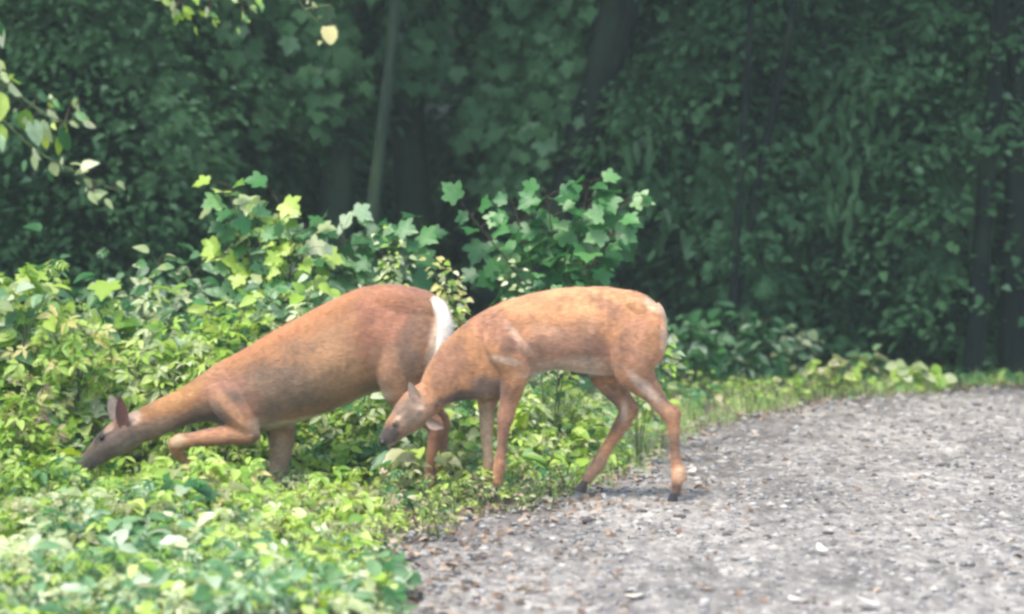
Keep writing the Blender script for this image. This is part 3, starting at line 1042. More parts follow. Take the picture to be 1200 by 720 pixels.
sapling(530, 12.95, [(505, 300, 0, 14), (520, 308, -.05, 16), (535, 328, 0, 16), (520, 335, -.05, 16), (540, 350, 0, 14), (530, 365, 0, 12)],
        'yellow-cream plume of small leaves between the rumps of the deer', .042, 'ovate', [YELLOW, PALE, LIME], name='yellow_sprig', cat='plant')
sapling(605, 13.3, [(592, 298, 0, 5), (606, 305, 0, 6), (612, 322, 0, 6), (600, 330, 0, 5)],
        'small sprig of pale blossom-like leaves low in the maple sapling', .035, 'ovate', [PALE], name='pale_sprig', cat='plant')
sapling(645, 13.0, [(640, 330, 0, 4), (655, 335, 0, 4), (700, 338, .2, 3)],
        'low lobed-leaf seedling peeping over the back of the young deer', .09, 'maple', [GREEN, COOL], name='seedling', cat='plant')
sapling(748, 13.3, [(778, 372, 0, 6), (785, 390, 0, 9), (780, 412, 0, 9), (772, 430, 0, 8), (790, 425, 0, 7)],
        'pale green upright sprig just behind the tail of the young deer', .055, 'ovate', [PALE, COOL, LIME], name='pale_sprig', cat='plant')
sapling(170, 13.9, [(120, 335, 0, 12), (150, 320, 0, 12), (185, 305, -.1, 14), (205, 318, 0, 12), (235, 330, 0, 12), (240, 305, .1, 9), (160, 350, -.2, 12), (210, 352, -.2, 12), (130, 365, -.2, 12)],
        'greyish green shrub with whitish tips at the shaded edge on the left', .075, 'ovate', [COOL, COOL, PALE, GREEN], name='leafy_shrub', cat='shrub')
sapling(10, 12.9, [(-20, 340, 0, 7), (12, 345, 0, 7), (35, 336, 0, 6), (55, 342, -.1, 5), (30, 372, -.1, 8), (-5, 378, 0, 8)],
        'plant with long pale drooping leaves at the left edge of the view', .10, 'ovate', [PALE, LIME, COOL], name='leafy_plant')
sapling(75, 12.8, [(60, 385, 0, 9), (85, 378, 0, 9), (105, 392, 0, 8), (40, 410, -.1, 10), (80, 415, -.1, 10), (110, 425, 0, 9)],
        'lime green bramble with a few yellowing leaves above the head of the doe', .095, 'three', [LIME, LIME, YELLOW], name='bramble', cat='plant')
sapling(35, 12.5, [(25, 445, 0, 6), (45, 455, 0, 7), (55, 480, 0, 6), (20, 485, 0, 6)],
        'bramble with brown and yellow withering leaves near the left edge', .075, 'three', [DRY, YELLOW, LIME, OLIVE], name='bramble', cat='plant')
sapling(200, 12.9, [(150, 405, 0, 9), (180, 390, 0, 10), (210, 405, 0, 10), (225, 425, 0, 8), (165, 435, -.1, 9), (205, 440, -.1, 9), (190, 462, -.1, 8)],
        'yellow-green bramble rising behind the ear and neck of the doe', .10, 'three', [LIME, LIME, PALE], name='bramble', cat='plant')
sapling(265, 13.2, [(250, 360, 0, 10), (290, 350, 0, 10), (320, 340, 0, 10), (350, 330, .1, 9), (275, 380, -.1, 9), (240, 390, 0, 9), (375, 335, 0, 8)],
        'mid green bush hugging the back of the doe', .085, 'ovate', [LIME, GREEN, COOL], name='leafy_shrub', cat='shrub')
# in front of the doe
sapling(250, 11.2, [(190, 550, 0, 9), (215, 540, 0, 9), (245, 536, 0, 10), (275, 550, 0, 9), (300, 570, 0, 9), (230, 570, -.2, 9), (265, 580, -.2, 9), (200, 580, -.2, 8)],
        'yellow-green plant in front of the folded foreleg of the doe', .085, 'three', [LIME, YELLOW, LIME, LIME], name='bramble', cat='plant')
sapling(70, 11.0, [(45, 545, 0, 9), (75, 552, 0, 9), (100, 560, 0, 8), (60, 575, 0, 9), (20, 560, 0, 8), (130, 572, 0, 8)],
        'lime plant directly below the muzzle of the doe', .08, 'three', [LIME, GREEN, LIME], name='bramble', cat='plant')
sapling(440, 12.75, [(400, 490, 0, 8), (430, 478, 0, 8), (455, 500, 0, 8), (425, 515, -.1, 9), (475, 530, -.2, 9), (450, 540, -.2, 8), (380, 510, 0, 7), (350, 490, .1, 6)],
        'bright lime bramble seen beneath the belly of the doe', .095, 'three', [LIME, LIME, PALE, GREEN], name='bramble', cat='plant')
sapling(372, 12.6, [(360, 510, 0, 4), (385, 530, 0, 7), (400, 550, 0, 7), (350, 540, 0, 7)],
        'darker green plant beside the standing foreleg of the doe', .07, 'three', [GREEN, LIME], name='leafy_plant')
sapling(665, 13.1, [(630, 450, 0, 9), (655, 448, 0, 9), (690, 455, 0, 9), (705, 475, 0, 9), (640, 480, -.1, 9), (675, 490, -.1, 10), (620, 490, -.1, 8), (655, 510, -.2, 8)],
        'vivid lime plant seen between the fore and hind legs of the young deer', .062, 'pinnate', [LIME, LIME, PALE], name='leafy_plant')
sapling(545, 12.7, [(535, 490, 0, 8), (550, 480, 0, 8), (545, 510, -.1, 8), (535, 530, -.1, 8), (555, 530, -.1, 7)],
        'pale olive plant between the doe leg and the forelegs of the young deer', .07, 'ovate', [PALE, OLIVE, LIME], name='leafy_plant')
# right of the young deer, under the trees
for px, Y, label, tops, sz, sh, mm in (
        (872, 17.7, 'mid green serrated-leaf bush standing alone right of the young deer', [(850, 385), (875, 368), (897, 372), (915, 400), (840, 410), (880, 405), (905, 425), (860, 430)], .10, 'narrow', [GREEN, COOL]),
        (815, 17.4, 'low green bush immediately right of the haunch of the young deer', [(795, 385), (815, 378), (835, 395), (800, 415), (825, 425), (780, 400)], .10, 'ovate', [GREEN, GREEN, COOL]),
        (938, 17.9, 'grey-green sprig with one pale leaf near the dark wood', [(925, 395), (940, 385), (950, 405), (935, 430)], .075, 'ovate', [COOL, PALE]),
        (965, 16.9, 'yellowish seedling cluster on the verge between the lone bush and the bright pair', [(945, 435), (965, 432), (985, 440), (1000, 430), (1015, 440)], .075, 'ovate', [LIME, OLIVE]),
        (1068, 17.3, 'brightest lime seedling at the far edge of the gravel', [(1050, 445), (1065, 436), (1085, 442), (1100, 450), (1062, 455)], .085, 'round', [LIME, LIME, PALE]),
        (1010, 17.5, 'dull green low plant left of the brightest lime seedling', [(995, 425), (1015, 418), (1030, 428), (1005, 440)], .085, 'ovate', [OLIVE, GREEN]),
        (1192, 17.8, 'green seedling at the right edge where gravel meets wood', [(1178, 450), (1195, 446), (1210, 455)], .10, 'round', [LIME, GREEN]),
        (1140, 17.9, 'dark small-leaved plant on the verge at the far right', [(1120, 448), (1140, 445), (1155, 452)], .07, 'ovate', [GREEN, DARKL]),
        (760, 15.0, 'soft yellow-green plant beneath the haunch of the young deer', [(745, 470), (765, 462), (770, 480)], .07, 'ovate', [LIME, OLIVE])):
    sapling(px, Y, [(x, y, 0, 7) for x, y in tops], label, sz, sh, mm, name='leafy_plant', cat='plant')

# seedlings filling the near bank: ones nothing tells apart within their cluster share a label
clusters = [
    ('small whitish-green seedling at the bottom left corner', (0, 230), (8.9, 9.9), 17, .08, ['ovate', 'three'], [COOL, PALE, COOL], .10),
    ('cool green seedling in the near bank below the doe head', (0, 230), (9.9, 10.8), 13, .08, ['three', 'ovate'], [COOL, GREEN, PALE], .12),
    ('fresh green seedling at the bottom of the view beside the gravel', (240, 480), (8.9, 9.8), 17, .075, ['round', 'ovate'], [COOL, LIME, GREEN, PALE], .10),
    ('lime seedling in the middle of the near bank', (180, 430), (9.9, 10.9), 17, .075, ['three', 'ovate'], [LIME, OLIVE, PALE, LIME], .13),
    ('olive seedling where the bank thins beside the gravel', (400, 540), (10.6, 11.8), 24, .042, ['ovate', 'three'], [OLIVE, LIME, OLIVE, DRY], .11),
    ('sparse olive seedling at the forefeet of the young deer', (525, 680), (11.6, 12.7), 34, .034, ['ovate', 'narrow', 'slim'], [OLIVE, LIME, PALE, OLIVE, DRY], .10),
    ('yellow-green seedling on the far verge right of the deer', (800, 960), (15.6, 17.0), 17, .06, ['ovate', 'narrow'], [LIME, OLIVE, LIME], .12),
    ('lime seedling on the left of the bank beside the doe', (0, 130), (11.6, 12.7), 12, .075, ['three', 'maple'], [LIME, GREEN, LIME], .30),
]
for label, (x0, x1), (y0, y1), n, sz, shp, mm, hh in clusters:
    for i in range(n):
        for _ in range(20):
            px, Y = random.uniform(x0, x1), random.uniform(y0, y1)
            b = on_ground(px, Y)
            if edge_dist(b.x, b.y)[0] > (-.22 if 'olive' in label else .06):
                break
        sprig(b, hh * random.uniform(.8, 1.5), .12, random.choice((1, 2, 3)), random.randint(7, 12), sz * random.uniform(.8, 1.25), random.choice(shp), mm,
              label, 'seedling', 'seedling', label.replace('seedling', 'seedlings'), low=.35)


# -- the uncountable rest: low ground cover following the same lie of the bank
def cover_height(X, Y):
    h = .10 + .07 * sst(9.0, 11, Y) * sst(-.3, -1.0, X)
    h = h + .34 * sst(12.55, 13.0, Y) * sst(.2, -.9, X) + .10 * sst(13.0, 13.8, Y) * sst(-.5, -1.2, X) * sst(-2.6, -1.9, X) - .30 * sst(14.0, 15.2, Y)
    h = h + .26 * np.exp(-(((X - .25) / .5) ** 2 + ((Y - 13.3) / .5) ** 2))
    h = np.maximum(h, .05) + .10 * sst(-1.9, -2.3, X) * sst(11.6, 12.4, Y)
    return h


def cover(name, n, x0, x1, y0, y1, size, mats, zone, label, seed, shapes=('ovate', 'three', 'round')):
    r = np.random.default_rng(seed)
    blocks = []
    X = r.uniform(x0, x1, n); Y = r.uniform(y0, y1, n)
    d = edge_dist(X, Y)
    keep = d > .02 + .12 * r.random(n)
    z = np.array([noise.noise(Vector((x * 1.7, y * 1.7, seed))) for x, y in zip(X, Y)])
    z2 = np.array([noise.noise(Vector((x * 5.5, y * 5.5, seed + 9))) for x, y in zip(X, Y)])
    keep &= zone(X, Y, d, z, z2, r)
    X, Y, d, z, z2 = X[keep], Y[keep], d[keep], z[keep], z2[keep]
    H = cover_height(X, Y) * (1 + .9 * z + 1.1 * z2) * sst(-.02, .45, d)
    Z = terrain(X, Y) + H * (1 - .75 * r.random(len(X)) ** 2.2) + .012
    P = np.stack([X, Y, Z], 1)
    az = r.uniform(0, 2 * np.pi, len(X))
    tip = np.stack([np.cos(az), np.sin(az) - .35, r.normal(-.2, .35, len(X))], 1)
    nrm = np.stack([r.normal(0, .33, len(X)), r.normal(-.35, .33, len(X)), np.full(len(X), .9)], 1)
    S = size * (.45 + 1.1 * r.random(len(X)) ** 1.6) * (.65 + .35 * sst(0, .6, d))
    fz = np.array([noise.noise(Vector((x * 3.2, y * 2.4, seed + 3))) for x, y in zip(X, Y)])
    gz = np.array([noise.noise(Vector((x * 4.1, y * 3.1, seed + 6))) for x, y in zip(X, Y)])
    mi = np.floor(np.clip((fz + r.normal(0, .10, len(X)) + .5), 0, .999) * len(mats)).astype(int)
    sh = np.floor(np.clip((gz + r.normal(0, .10, len(X)) + .5), 0, .999) * len(shapes)).astype(int)
    S *= .75 + .8 * np.clip(gz + .3, 0, 1)
    for a_ in range(len(mats)):
        for b_ in range(len(shapes)):
            q = (mi == a_) & (sh == b_)
            if q.any():
                V, F = leaves(P[q], tip[q], nrm[q], S[q], SHAPES[shapes[b_]])
                blocks.append((V, F, a_))
    V, F, M = join(blocks)
    o = link(name, mesh_from(name, V, F, mats, M))
    return tag(o, label, 'ground cover', kind='stuff')


cover('ground_cover', 5500, -3.2, 0, 8.7, 10.9, .08, [COOL_M, LIME_M, COOL_M, PALE_M], lambda X, Y, d, z, z2, r: (z2 * .5 + z + (10.1 - Y) * .8 + r.normal(0, .25, len(X))) > -.25,
      'cool green leafy cover over the nearest part of the bank', 3, ('ovate', 'pinnate', 'three'))
cover('ground_cover', 8500, -3.4, .5, 9.6, 13.0, .07, [LIME_M, LIME_M, OLIVE_M, GREEN_M], lambda X, Y, d, z, z2, r: (z2 * .5 + z + (Y - 10.0) * .6) > -.1,
      'yellow-green leafy cover around the legs of the doe', 5, ('pinnate', 'three', 'ovate'))
cover('ground_cover', 17000, -4.5, .9, 12.5, 16.0, .08, [GREEN_M, LIME_M, COOL_M, COOL_M], lambda X, Y, d, z, z2, r: X < r.normal(.1, .25, len(X)) + .25 * (Y - 12.5),
      'mid green leafy cover climbing the bank behind the deer', 8, ('three', 'pinnate', 'ovate', 'narrow'))
cover('ground_cover', 9500, .2, 5.5, 12.7, 19.5, .055, [LIME_M, OLIVE_M, GREEN_M], lambda X, Y, d, z, z2, r: (d < 1.3 + .4 * z) & (r.random(len(X)) < .85),
      'thin yellow-green verge growth along the far edge of the gravel', 11, ('narrow', 'ovate'))
cover('ground_cover', 9000, -7, 9, 16.2, 24, .085, [DARKL_M, GREEN_M, DARKL_M], lambda X, Y, d, z, z2, r: d > .9,
      'dark low growth on the floor of the wood', 13, ('ovate', 'maple'))

cover('ground_cover', 5500, -4.0, -.9, 12.3, 13.5, .085, [LIME_M, LIME_M, PALE_M], lambda X, Y, d, z, z2, r: z + z2 * .5 > -.3,
      'broad lime leaves over the bank above the doe neck', 17, ('pinnate', 'three', 'maple'))
cover('ground_cover', 3800, -1.35, .62, 12.5, 13.7, .062, [LIME_M, LIME_M, PALE_M], lambda X, Y, d, z, z2, r: (z2 + r.normal(0, .3, len(X)) > -.35),
      'vivid lime growth showing between the legs of the deer', 27, ('pinnate', 'three', 'ovate'))
cover('ground_cover', 16000, -12, 14, 24, 42, .14, [DARKL_M, DARKL_M], lambda X, Y, d, z, z2, r: d > 2,
      'dark undergrowth on the slope deep in the wood', 19, ('ovate', 'maple'))

# grass tufts at the verge under the young deer
def grass(n, x0, x1, y0, y1, h, seed, keep):
    r = np.random.default_rng(seed)
    X = r.uniform(x0, x1, n); Y = r.uniform(y0, y1, n)
    d = edge_dist(X, Y)
    z = np.array([noise.noise(Vector((x * 3, y * 3, 2))) for x, y in zip(X, Y)])
    k = keep(X, Y, d, z)
    X, Y = X[k], Y[k]
    m = len(X)
    az = r.uniform(0, 6.28, m)
    L_ = h * r.uniform(.5, 1.2, m)
    P = np.stack([X, Y, terrain(X, Y)], 1)
    o = np.stack([np.cos(az), np.sin(az), np.zeros(m)], 1)
    sd = np.stack([-np.sin(az), np.cos(az), np.zeros(m)], 1) * .0014
    up = np.array([0, 0, 1.0])
    b = r.uniform(.15, .7, (m, 1)) * L_[:, None]
    V = np.stack([P - sd, P + sd, P + up * L_[:, None] * .6 + o * b * .35 + sd * .8, P + up * L_[:, None] * .6 + o * b * .35 - sd * .8, P + up * L_[:, None] * .92 + o * b], 1)
    base = (np.arange(m) * 5)[:, None]
    F = np.concatenate([base + [0, 1, 2], base + [0, 2, 3], base + [3, 2, 4]])
    return V.reshape(-1, 3), F


gv = grass(26000, -.4, 4.5, 11.9, 18, .10, 21, lambda X, Y, d, z: (d > -.22) & (d < .6) & (z > -.25 + .8 * (d < 0) * (-d / .22)))
tag(link('grass', mesh_from('grass', gv[0], gv[1], [GRASS_M])), 'short pale grass along the edge of the gravel', 'grass', kind='stuff')

# leaf litter along the edge, joined; then the single pale leaves and bits one can pick out
r = np.random.default_rng(31)
n = 15000
X = r.uniform(-1, 4.8, n); Y = r.uniform(8.6, 18.6, n)
d = edge_dist(X, Y)
k = np.abs(d - .03) < np.abs(r.normal(0, .22, n)) * (1 + 1.6 * (Y < 12.6))
k |= (r.random(n) < .02) & (d < 0)
k &= r.random(n) < .95
X, Y, d = X[k], Y[k], d[k]
az = r.uniform(0, 6.28, len(X))
P = np.stack([X, Y, terrain(X, Y) + .018 + .01 * r.random(len(X))], 1)
V, F = leaves(P, np.stack([np.cos(az), np.sin(az), r.normal(0, .15, len(X))], 1), np.stack([r.normal(0, .35, len(X)), r.normal(0, .35, len(X)), np.ones(len(X))], 1), .038 * r.uniform(.5, 1.3, len(X)), OVATE)
tag(link('leaf_litter', mesh_from('leaf_litter', V, F, [DRY_M])), 'brown leaf litter scattered along the margin of the gravel', 'leaf litter', kind='stuff')

bits = [(543, 597, .07, 'large whitish fallen leaf lying where the bank meets the gravel'), (968, 650, .065, 'whitish fallen leaf in the middle of the near gravel'),
        (735, 628, .05, 'small white fallen leaf below the hind hooves of the young deer'), (1046, 515, .055, 'white fallen leaf on the far gravel near the bright seedlings'),
        (1030, 712, .09, 'long pale fallen leaf at the bottom edge of the gravel'), (1192, 640, .08, 'pale fallen leaf at the right edge of the gravel'),
        (1193, 668, .08, 'tan fallen leaf at the right edge, below the pale one'), (890, 514, .05, 'pale flake of leaf on the far gravel right of the hind leg'),
        (806, 556, .07, 'cream fallen leaf just behind the fetlock of the young deer'), (1146, 562, .045, 'tiny pale leaf on the right part of the gravel'),
        (824, 596, .07, 'pale leaf on the gravel right of the rear hoof'), (705, 652, .04, 'small pale chip in the gravel under the white fallen leaf'),
        (645, 590, .06, 'pale fallen leaf between the legs of the young deer'), (755, 700, .07, 'beige fallen leaf near the bottom of the gravel'),
        (925, 703, .06, 'cream sliver of leaf on the lower gravel')]
PLEAF = leaf_mat('bleached_leaf', [(0, (.38, .31, .22)), (1, (.72, .67, .56))], island=False, trans=.1)
for px, py, sz, label in bits:
    d_ = 1.6 * FPX / (py - 158)
    for _ in range(4):
        p = at(px, py, d_)
        d_ *= (CAMZ - .02) / max(.2, (CAMZ - p.z))
    p = at(px, py, d_)
    a_ = random.uniform(0, 6.28)
    me_ = SHAPES[random.choice(['ovate', 'round'])]
    V = me_[0].copy(); V[:, 2] = V[:, 2] * -.6
    V = V @ np.array(Matrix.Rotation(random.uniform(-.3, .3), 3, 'X')).T
    V = V @ np.array(Matrix.Rotation(a_, 3, 'Z')).T * sz
    o = link('fallen_leaf', mesh_from('fallen_leaf', V, me_[1], [PLEAF], smooth=True), loc=(p.x, p.y, .035))
    tag(o, label, 'fallen leaf', 'pale fallen leaves on the gravel')
dark_bits = [(562, 663, .035, 'dark lump half sunk in the left of the gravel'), (797, 612, .03, 'dark clod just below the rear hoof of the young deer'), (690, 617, .03, 'dark clod in the gravel left of the white fallen leaf'),
             (752, 606, .026, 'dark pebble in the gravel between the rear hooves'), (970, 632, .024, 'dark stone above the whitish leaf in the near gravel')]
CLOD = plain('dark_clod', (.07, .06, .058), .9)
for px, py, s_, label in dark_bits:
    p = at(px, py, 1.6 * FPX / (py - 158) * 1.0)
    V = ICO[0] * rng.uniform(.75, 1.15, (len(ICO[0]), 1)) * np.array([1.1, .8, .5]) * s_
    tag(link('stone', mesh_from('stone', V, ICO[1], [CLOD], smooth=True), loc=(p.x, p.y, .015)), label, 'stone', 'dark stones in the gravel')

# ------------------------------------------------------------------ the wood
def crown_mesh(name, height, radius, z0, nb, per, size, mats, seed, shape=None, droop=.25, flatspray=.5):
    """leaf sprays carried on radiating limbs"""
    r = np.random.default_rng(seed)
    P, T, Nn = [], [], []
    shape = shape or QUICK
    for i in range(nb):
        u = (i + .5) / nb
        z = z0 + (height - z0) * u ** .9
        rad = radius * (math.sin(math.pi * (.18 + .78 * u)) ** .7) * r.uniform(.65, 1.1)
        az = i * 2.399 + r.uniform(-.4, .4)
        dr = np.array([math.cos(az), math.sin(az), 0])
        sd = np.array([-dr[1], dr[0], 0])
        m = per
        t = r.uniform(.15, 1, m) ** .7
        lat = r.normal(0, .32, m) * rad * (.35 + .65 * np.sin(np.pi * np.clip(t, 0, 1)))
        c = dr[None] * (t * rad)[:, None] + sd[None] * lat[:, None]
        c[:, 2] = z + .25 * rad * t - droop * rad * t ** 2.2 * 1.6 + r.normal(0, .10, m) * flatspray * 1.3
        P.append(c)
        tp = dr[None] * .8 + sd[None] * (np.sign(lat) * .6)[:, None] + r.normal(0, .35, (m, 3))
        tp[:, 2] -= .12
        T.append(tp)
        nn = np.stack([r.normal(0, .35, m), r.normal(0, .35, m), np.ones(m)], 1) + dr[None] * .45
        Nn.append(nn)
    P, T, Nn = map(np.concatenate, (P, T, Nn))
    S = size * r.uniform(.6, 1.25, len(P))
    mi = r.integers(0, len(mats), len(P))
    blocks = []
    for a_ in range(len(mats)):
        q = mi == a_
        V, F = leaves(P[q], T[q], Nn[q], S[q], shape)
        blocks.append((V, F, a_))
    V, F, M = join(blocks)
    return mesh_from(name, V, F, mats, M)


def limbs_blocks(height, radius, z0, nb, seed, r0, droop=.25, trunk=lambda z: (0, 0)):
    r = np.random.default_rng(seed)
    out = []
    for i in range(nb):
        u = (i + .5) / nb
        z = z0 + (height - z0) * u ** .9
        rad = radius * (math.sin(math.pi * (.18 + .78 * u)) ** .7) * r.uniform(.65, 1.1)
        az = i * 2.399 + r.uniform(-.4, .4)
        r.uniform(.15, 1, 3)
        dx, dy = math.cos(az), math.sin(az)
        tx, ty = trunk(z)
        pts = [(tx * (1 - t) + dx * rad * t, ty * (1 - t) + dy * rad * t, z - .25 * (1 - t) + .25 * rad * t - droop * rad * t ** 2.2 * 1.6) for t in np.linspace(0, .9, 6)]
        out.append(tube(pts, [r0 * (1 - .85 * t) for t in np.linspace(0, 1, 6)], 5))
    return out


# a handful of crowns, shared
CANOPY = [crown_mesh('crown', 11, 3.6, 3.4, 46, 170, .15, [DARKL_M, DARKL_M], 101 + i) for i in range(3)]
UNDER = [crown_mesh('crown', 3.6, 1.5, .15, 46, (260, 200, 230, 200)[i], (.075, .085, .085, .095)[i], [(DARKL_M, MID_M, MID_M, DARKL_M)[i]], 201 + i, OVATE if i % 2 else None, droop=.35) for i in range(4)]
UNDER_LIMB = []
for i in range(4):
    V, F, M = join([(*b_, 0) for b_ in limbs_blocks(3.6, 1.5, .15, 14, 301 + i, .012, .35)])
    UNDER_LIMB.append(mesh_from('branches', V, F, [BARK_D], smooth=True))


def tree(base, pts, rad, label, bark, group=None, canopy=True, name='broadleaf_tree', seed=0, low_sprays=0, spray_z=2.2):
    """pts: trunk centre line relative to base"""
    root = empty(name, base, label, 'tree', group)
    P = catmull(pts, 5)
    rr = np.interp(np.linspace(0, 1, len(P)), np.linspace(0, 1, len(rad)), rad)
    V, F = tube(P, list(rr), 12, .25)
    link('trunk', mesh_from('trunk', V, F, [bark], smooth=True), root)
    top = P[-1]
    if canopy:
        c = link('crown', CANOPY[seed % 3], root, (top[0] * .7, top[1] * .7, .2 * (seed % 4)))
        c.rotation_euler.z = seed * 1.7
        c['kind'] = 'stuff'
        for kk in range(5):
            a_ = seed + kk * 1.3
            z = 4.0 + kk * 1.1
            i = int(min(len(P) - 1, z / max(top[2], .1) * (len(P) - 1)))
            p = P[i]
            q = (p[0] + math.cos(a_) * 2.2, p[1] + math.sin(a_) * 2.2, p[2] + .9)
            V, F = tube([tuple(p), ((p[0] + q[0]) / 2, (p[1] + q[1]) / 2, p[2] + .7), q], [rr[i] * .45, rr[i] * .3, rr[i] * .1], 6)
            link('branch', mesh_from('branch', V, F, [bark], smooth=True), root)
    return root


def trunk_through(px0, py0, px1, py1, Y, H=11, curve=0):
    """trunk line through two seen points, continued to the ground and up"""
    A, B = at(px0, py0, Y), at(px1, py1, Y)
    d_ = (B - A) / (B.z - A.z)
    g = float(terrain(A.x, Y))
    base = A + d_ * (g - A.z)
    out = [(0, 0, -.1)]
    for z in (1.2, 2.6, 5, 8, H):
        out.append((d_.x * z * (1 if z < 4 else .8) + curve * math.sin(z), .05 * z, z))
    return Vector((base.x, Y, g)), out


b, p = trunk_through(436, 250, 463, 0, 18.0)
tree(b, p, [.056, .044, .038, .035, .03, .02], 'slim pale grey-green trunk standing clear behind the doe', BARK_G, seed=1)
b, p = trunk_through(682, 150, 722, 0, 18.5)
t_ = tree(b, p, [.13, .10, .095, .09, .08, .04], 'thick dark trunk behind the maple sapling, leaning right', BARK_D, seed=2)
q_ = Vector(p[1]).lerp(Vector(p[2]), .35)
V, F = tube([tuple(q_), tuple(q_ + Vector((.22, .02, .45))), tuple(q_ + Vector((.42, .05, 1.2))), tuple(q_ + Vector((.9, .1, 3)))], [.085, .075, .065, .03], 9, .2)
link('branch', mesh_from('branch', V, F, [BARK_D], smooth=True), t_)
b, p = trunk_through(865, 260, 882, 0, 17.9)
tree(b, p, [.03, .025, .023, .02, .018, .01], 'left of two thin dark stems right of centre, nearly upright', BARK_D, seed=3, canopy=False, name='young_tree')
b, p = trunk_through(880, 262, 932, 0, 18.0)
tree(b, p, [.03, .027, .025, .022, .018, .01], 'right of two thin dark stems right of centre, slanting right', BARK_D, seed=4, canopy=False, name='young_tree')
b, p = trunk_through(1150, 310, 1176, 0, 17.95)
tree(b, p, [.075, .058, .05, .045, .04, .02], 'dark trunk near the right edge with a pale gap beside it', BARK_D, seed=5)
b, p = trunk_through(1192, 250, 1198, 0, 18.1)
tree(b, p, [.10, .08, .075, .07, .05, .03], 'dark trunk cut by the right edge of the view', BARK_D, seed=6)
b, p = trunk_through(393, 240, 398, 150, 19.2)
tree(b, p, [.13, .11, .10, .09, .07, .04], 'dim grey trunk just left of the slim pale trunk', BARK_G, seed=7)
b, p = trunk_through(484, 230, 478, 150, 20)
tree(b, p, [.15, .13, .12, .10, .07, .04], 'dim grey trunk just right of the slim pale trunk', BARK_G, seed=8)
b, p = trunk_through(540, 240, 552, 100, 24.5)
tree(b, p, [.17, .15, .14, .10, .07, .04], 'dark trunk deep in the gap behind the young maple', BARK_D, seed=9)
b, p = trunk_through(60, 240, 50, 50, 20.5)
tree(b, p, [.12, .10, .09, .08, .06, .03], 'dark trunk hidden in shade at upper left', BARK_D, seed=10)
# trees farther back and beside the view: they close the wood and shade it
far = [(-9, 20), (-6, 24), (-3.2, 27), (-.5, 29), (2.6, 26), (5.4, 23.5), (8.5, 23), (11.5, 25), (-9, 29), (-5, 33), (0.8, 35), (4, 31), (8, 30), (-2, 39), (6, 38), (-8, 38), (12, 34), (2, 45), (-5, 46), (9, 45), (-12, 25), (14, 40), (-12, 36),
       (-6.2, 15.5), (-7.5, 11), (-15, 18)]
for i, (x, y) in enumerate(far):
    z = float(terrain(x, y))
    tree(Vector((x, y, z)), [(0, 0, -.1), (.05, 0, 2), (random.uniform(-.3, .3), 0, 5), (random.uniform(-.5, .5), 0, 11)], [.19, .16, .13, .05],
         'tall dark tree deep in the shaded wood' if y > 19 else 'tall tree left of the bank', BARK_D, 'trees deep in the wood' if y > 19 else 'trees left of the bank', seed=20 + i)

# understory: saplings and bushes making the leafy wall
spots = []
for i in range(11):
    spots.append((-6.5 + i * .62 + random.uniform(-.15, .15), 20.5 + random.uniform(0, 1.2), 1.0))       # back row
spots = [(-4.6, 18.6, 1.0), (-3.6, 19.4, 1.0), (-2.75, 18.7, .95), (-1.95, 20.4, 1.05), (-4.2, 21.5, 1.1), (-5.6, 20, 1.1),
         (.75, 19.6, .9), (1.6, 19.0, .88), (2.35, 19.6, 1.0), (3.1, 18.9, .95), (3.9, 19.5, 1.0), (4.7, 19.3, 1.0), (5.6, 20, 1.05), (1.3, 21.5, 1.1), (2.9, 21.6, 1.1), (4.4, 22, 1.1), (6.4, 21.5, 1.1),
         (-.2, 24.5, 1.1), (-1.6, 25, 1.1), (-3.0, 24.5, 1.15), (.9, 25.5, 1.2), (2.4, 25, 1.2), (4.2, 25.5, 1.2), (6, 26, 1.2), (-4.8, 25.5, 1.2), (7.5, 22, 1.1), (-6.6, 22.5, 1.1)]
for i, (x, y, s) in enumerate(spots):
    z = float(terrain(x, y))
    if y > 23:
        lab, grp = 'dark bushy growth far back between the trunks', 'far bushes between the trunks'
    elif x < 0:
        lab, grp = 'tall dark leafy bush behind the left bank', 'tall bushes behind the left bank'
    else:
        lab, grp = 'tall dark leafy bush behind the far edge of the gravel', 'tall bushes along the far side'
    root = empty('tall_bush', (x, y, z - .05), lab, 'bush', grp)
    root.scale = (s, s, s)
    root.rotation_euler.z = i * 2.1
    c = link('crown', UNDER[i % 4], root); c['kind'] = 'stuff'
    link('branches', UNDER_LIMB[i % 4], root)

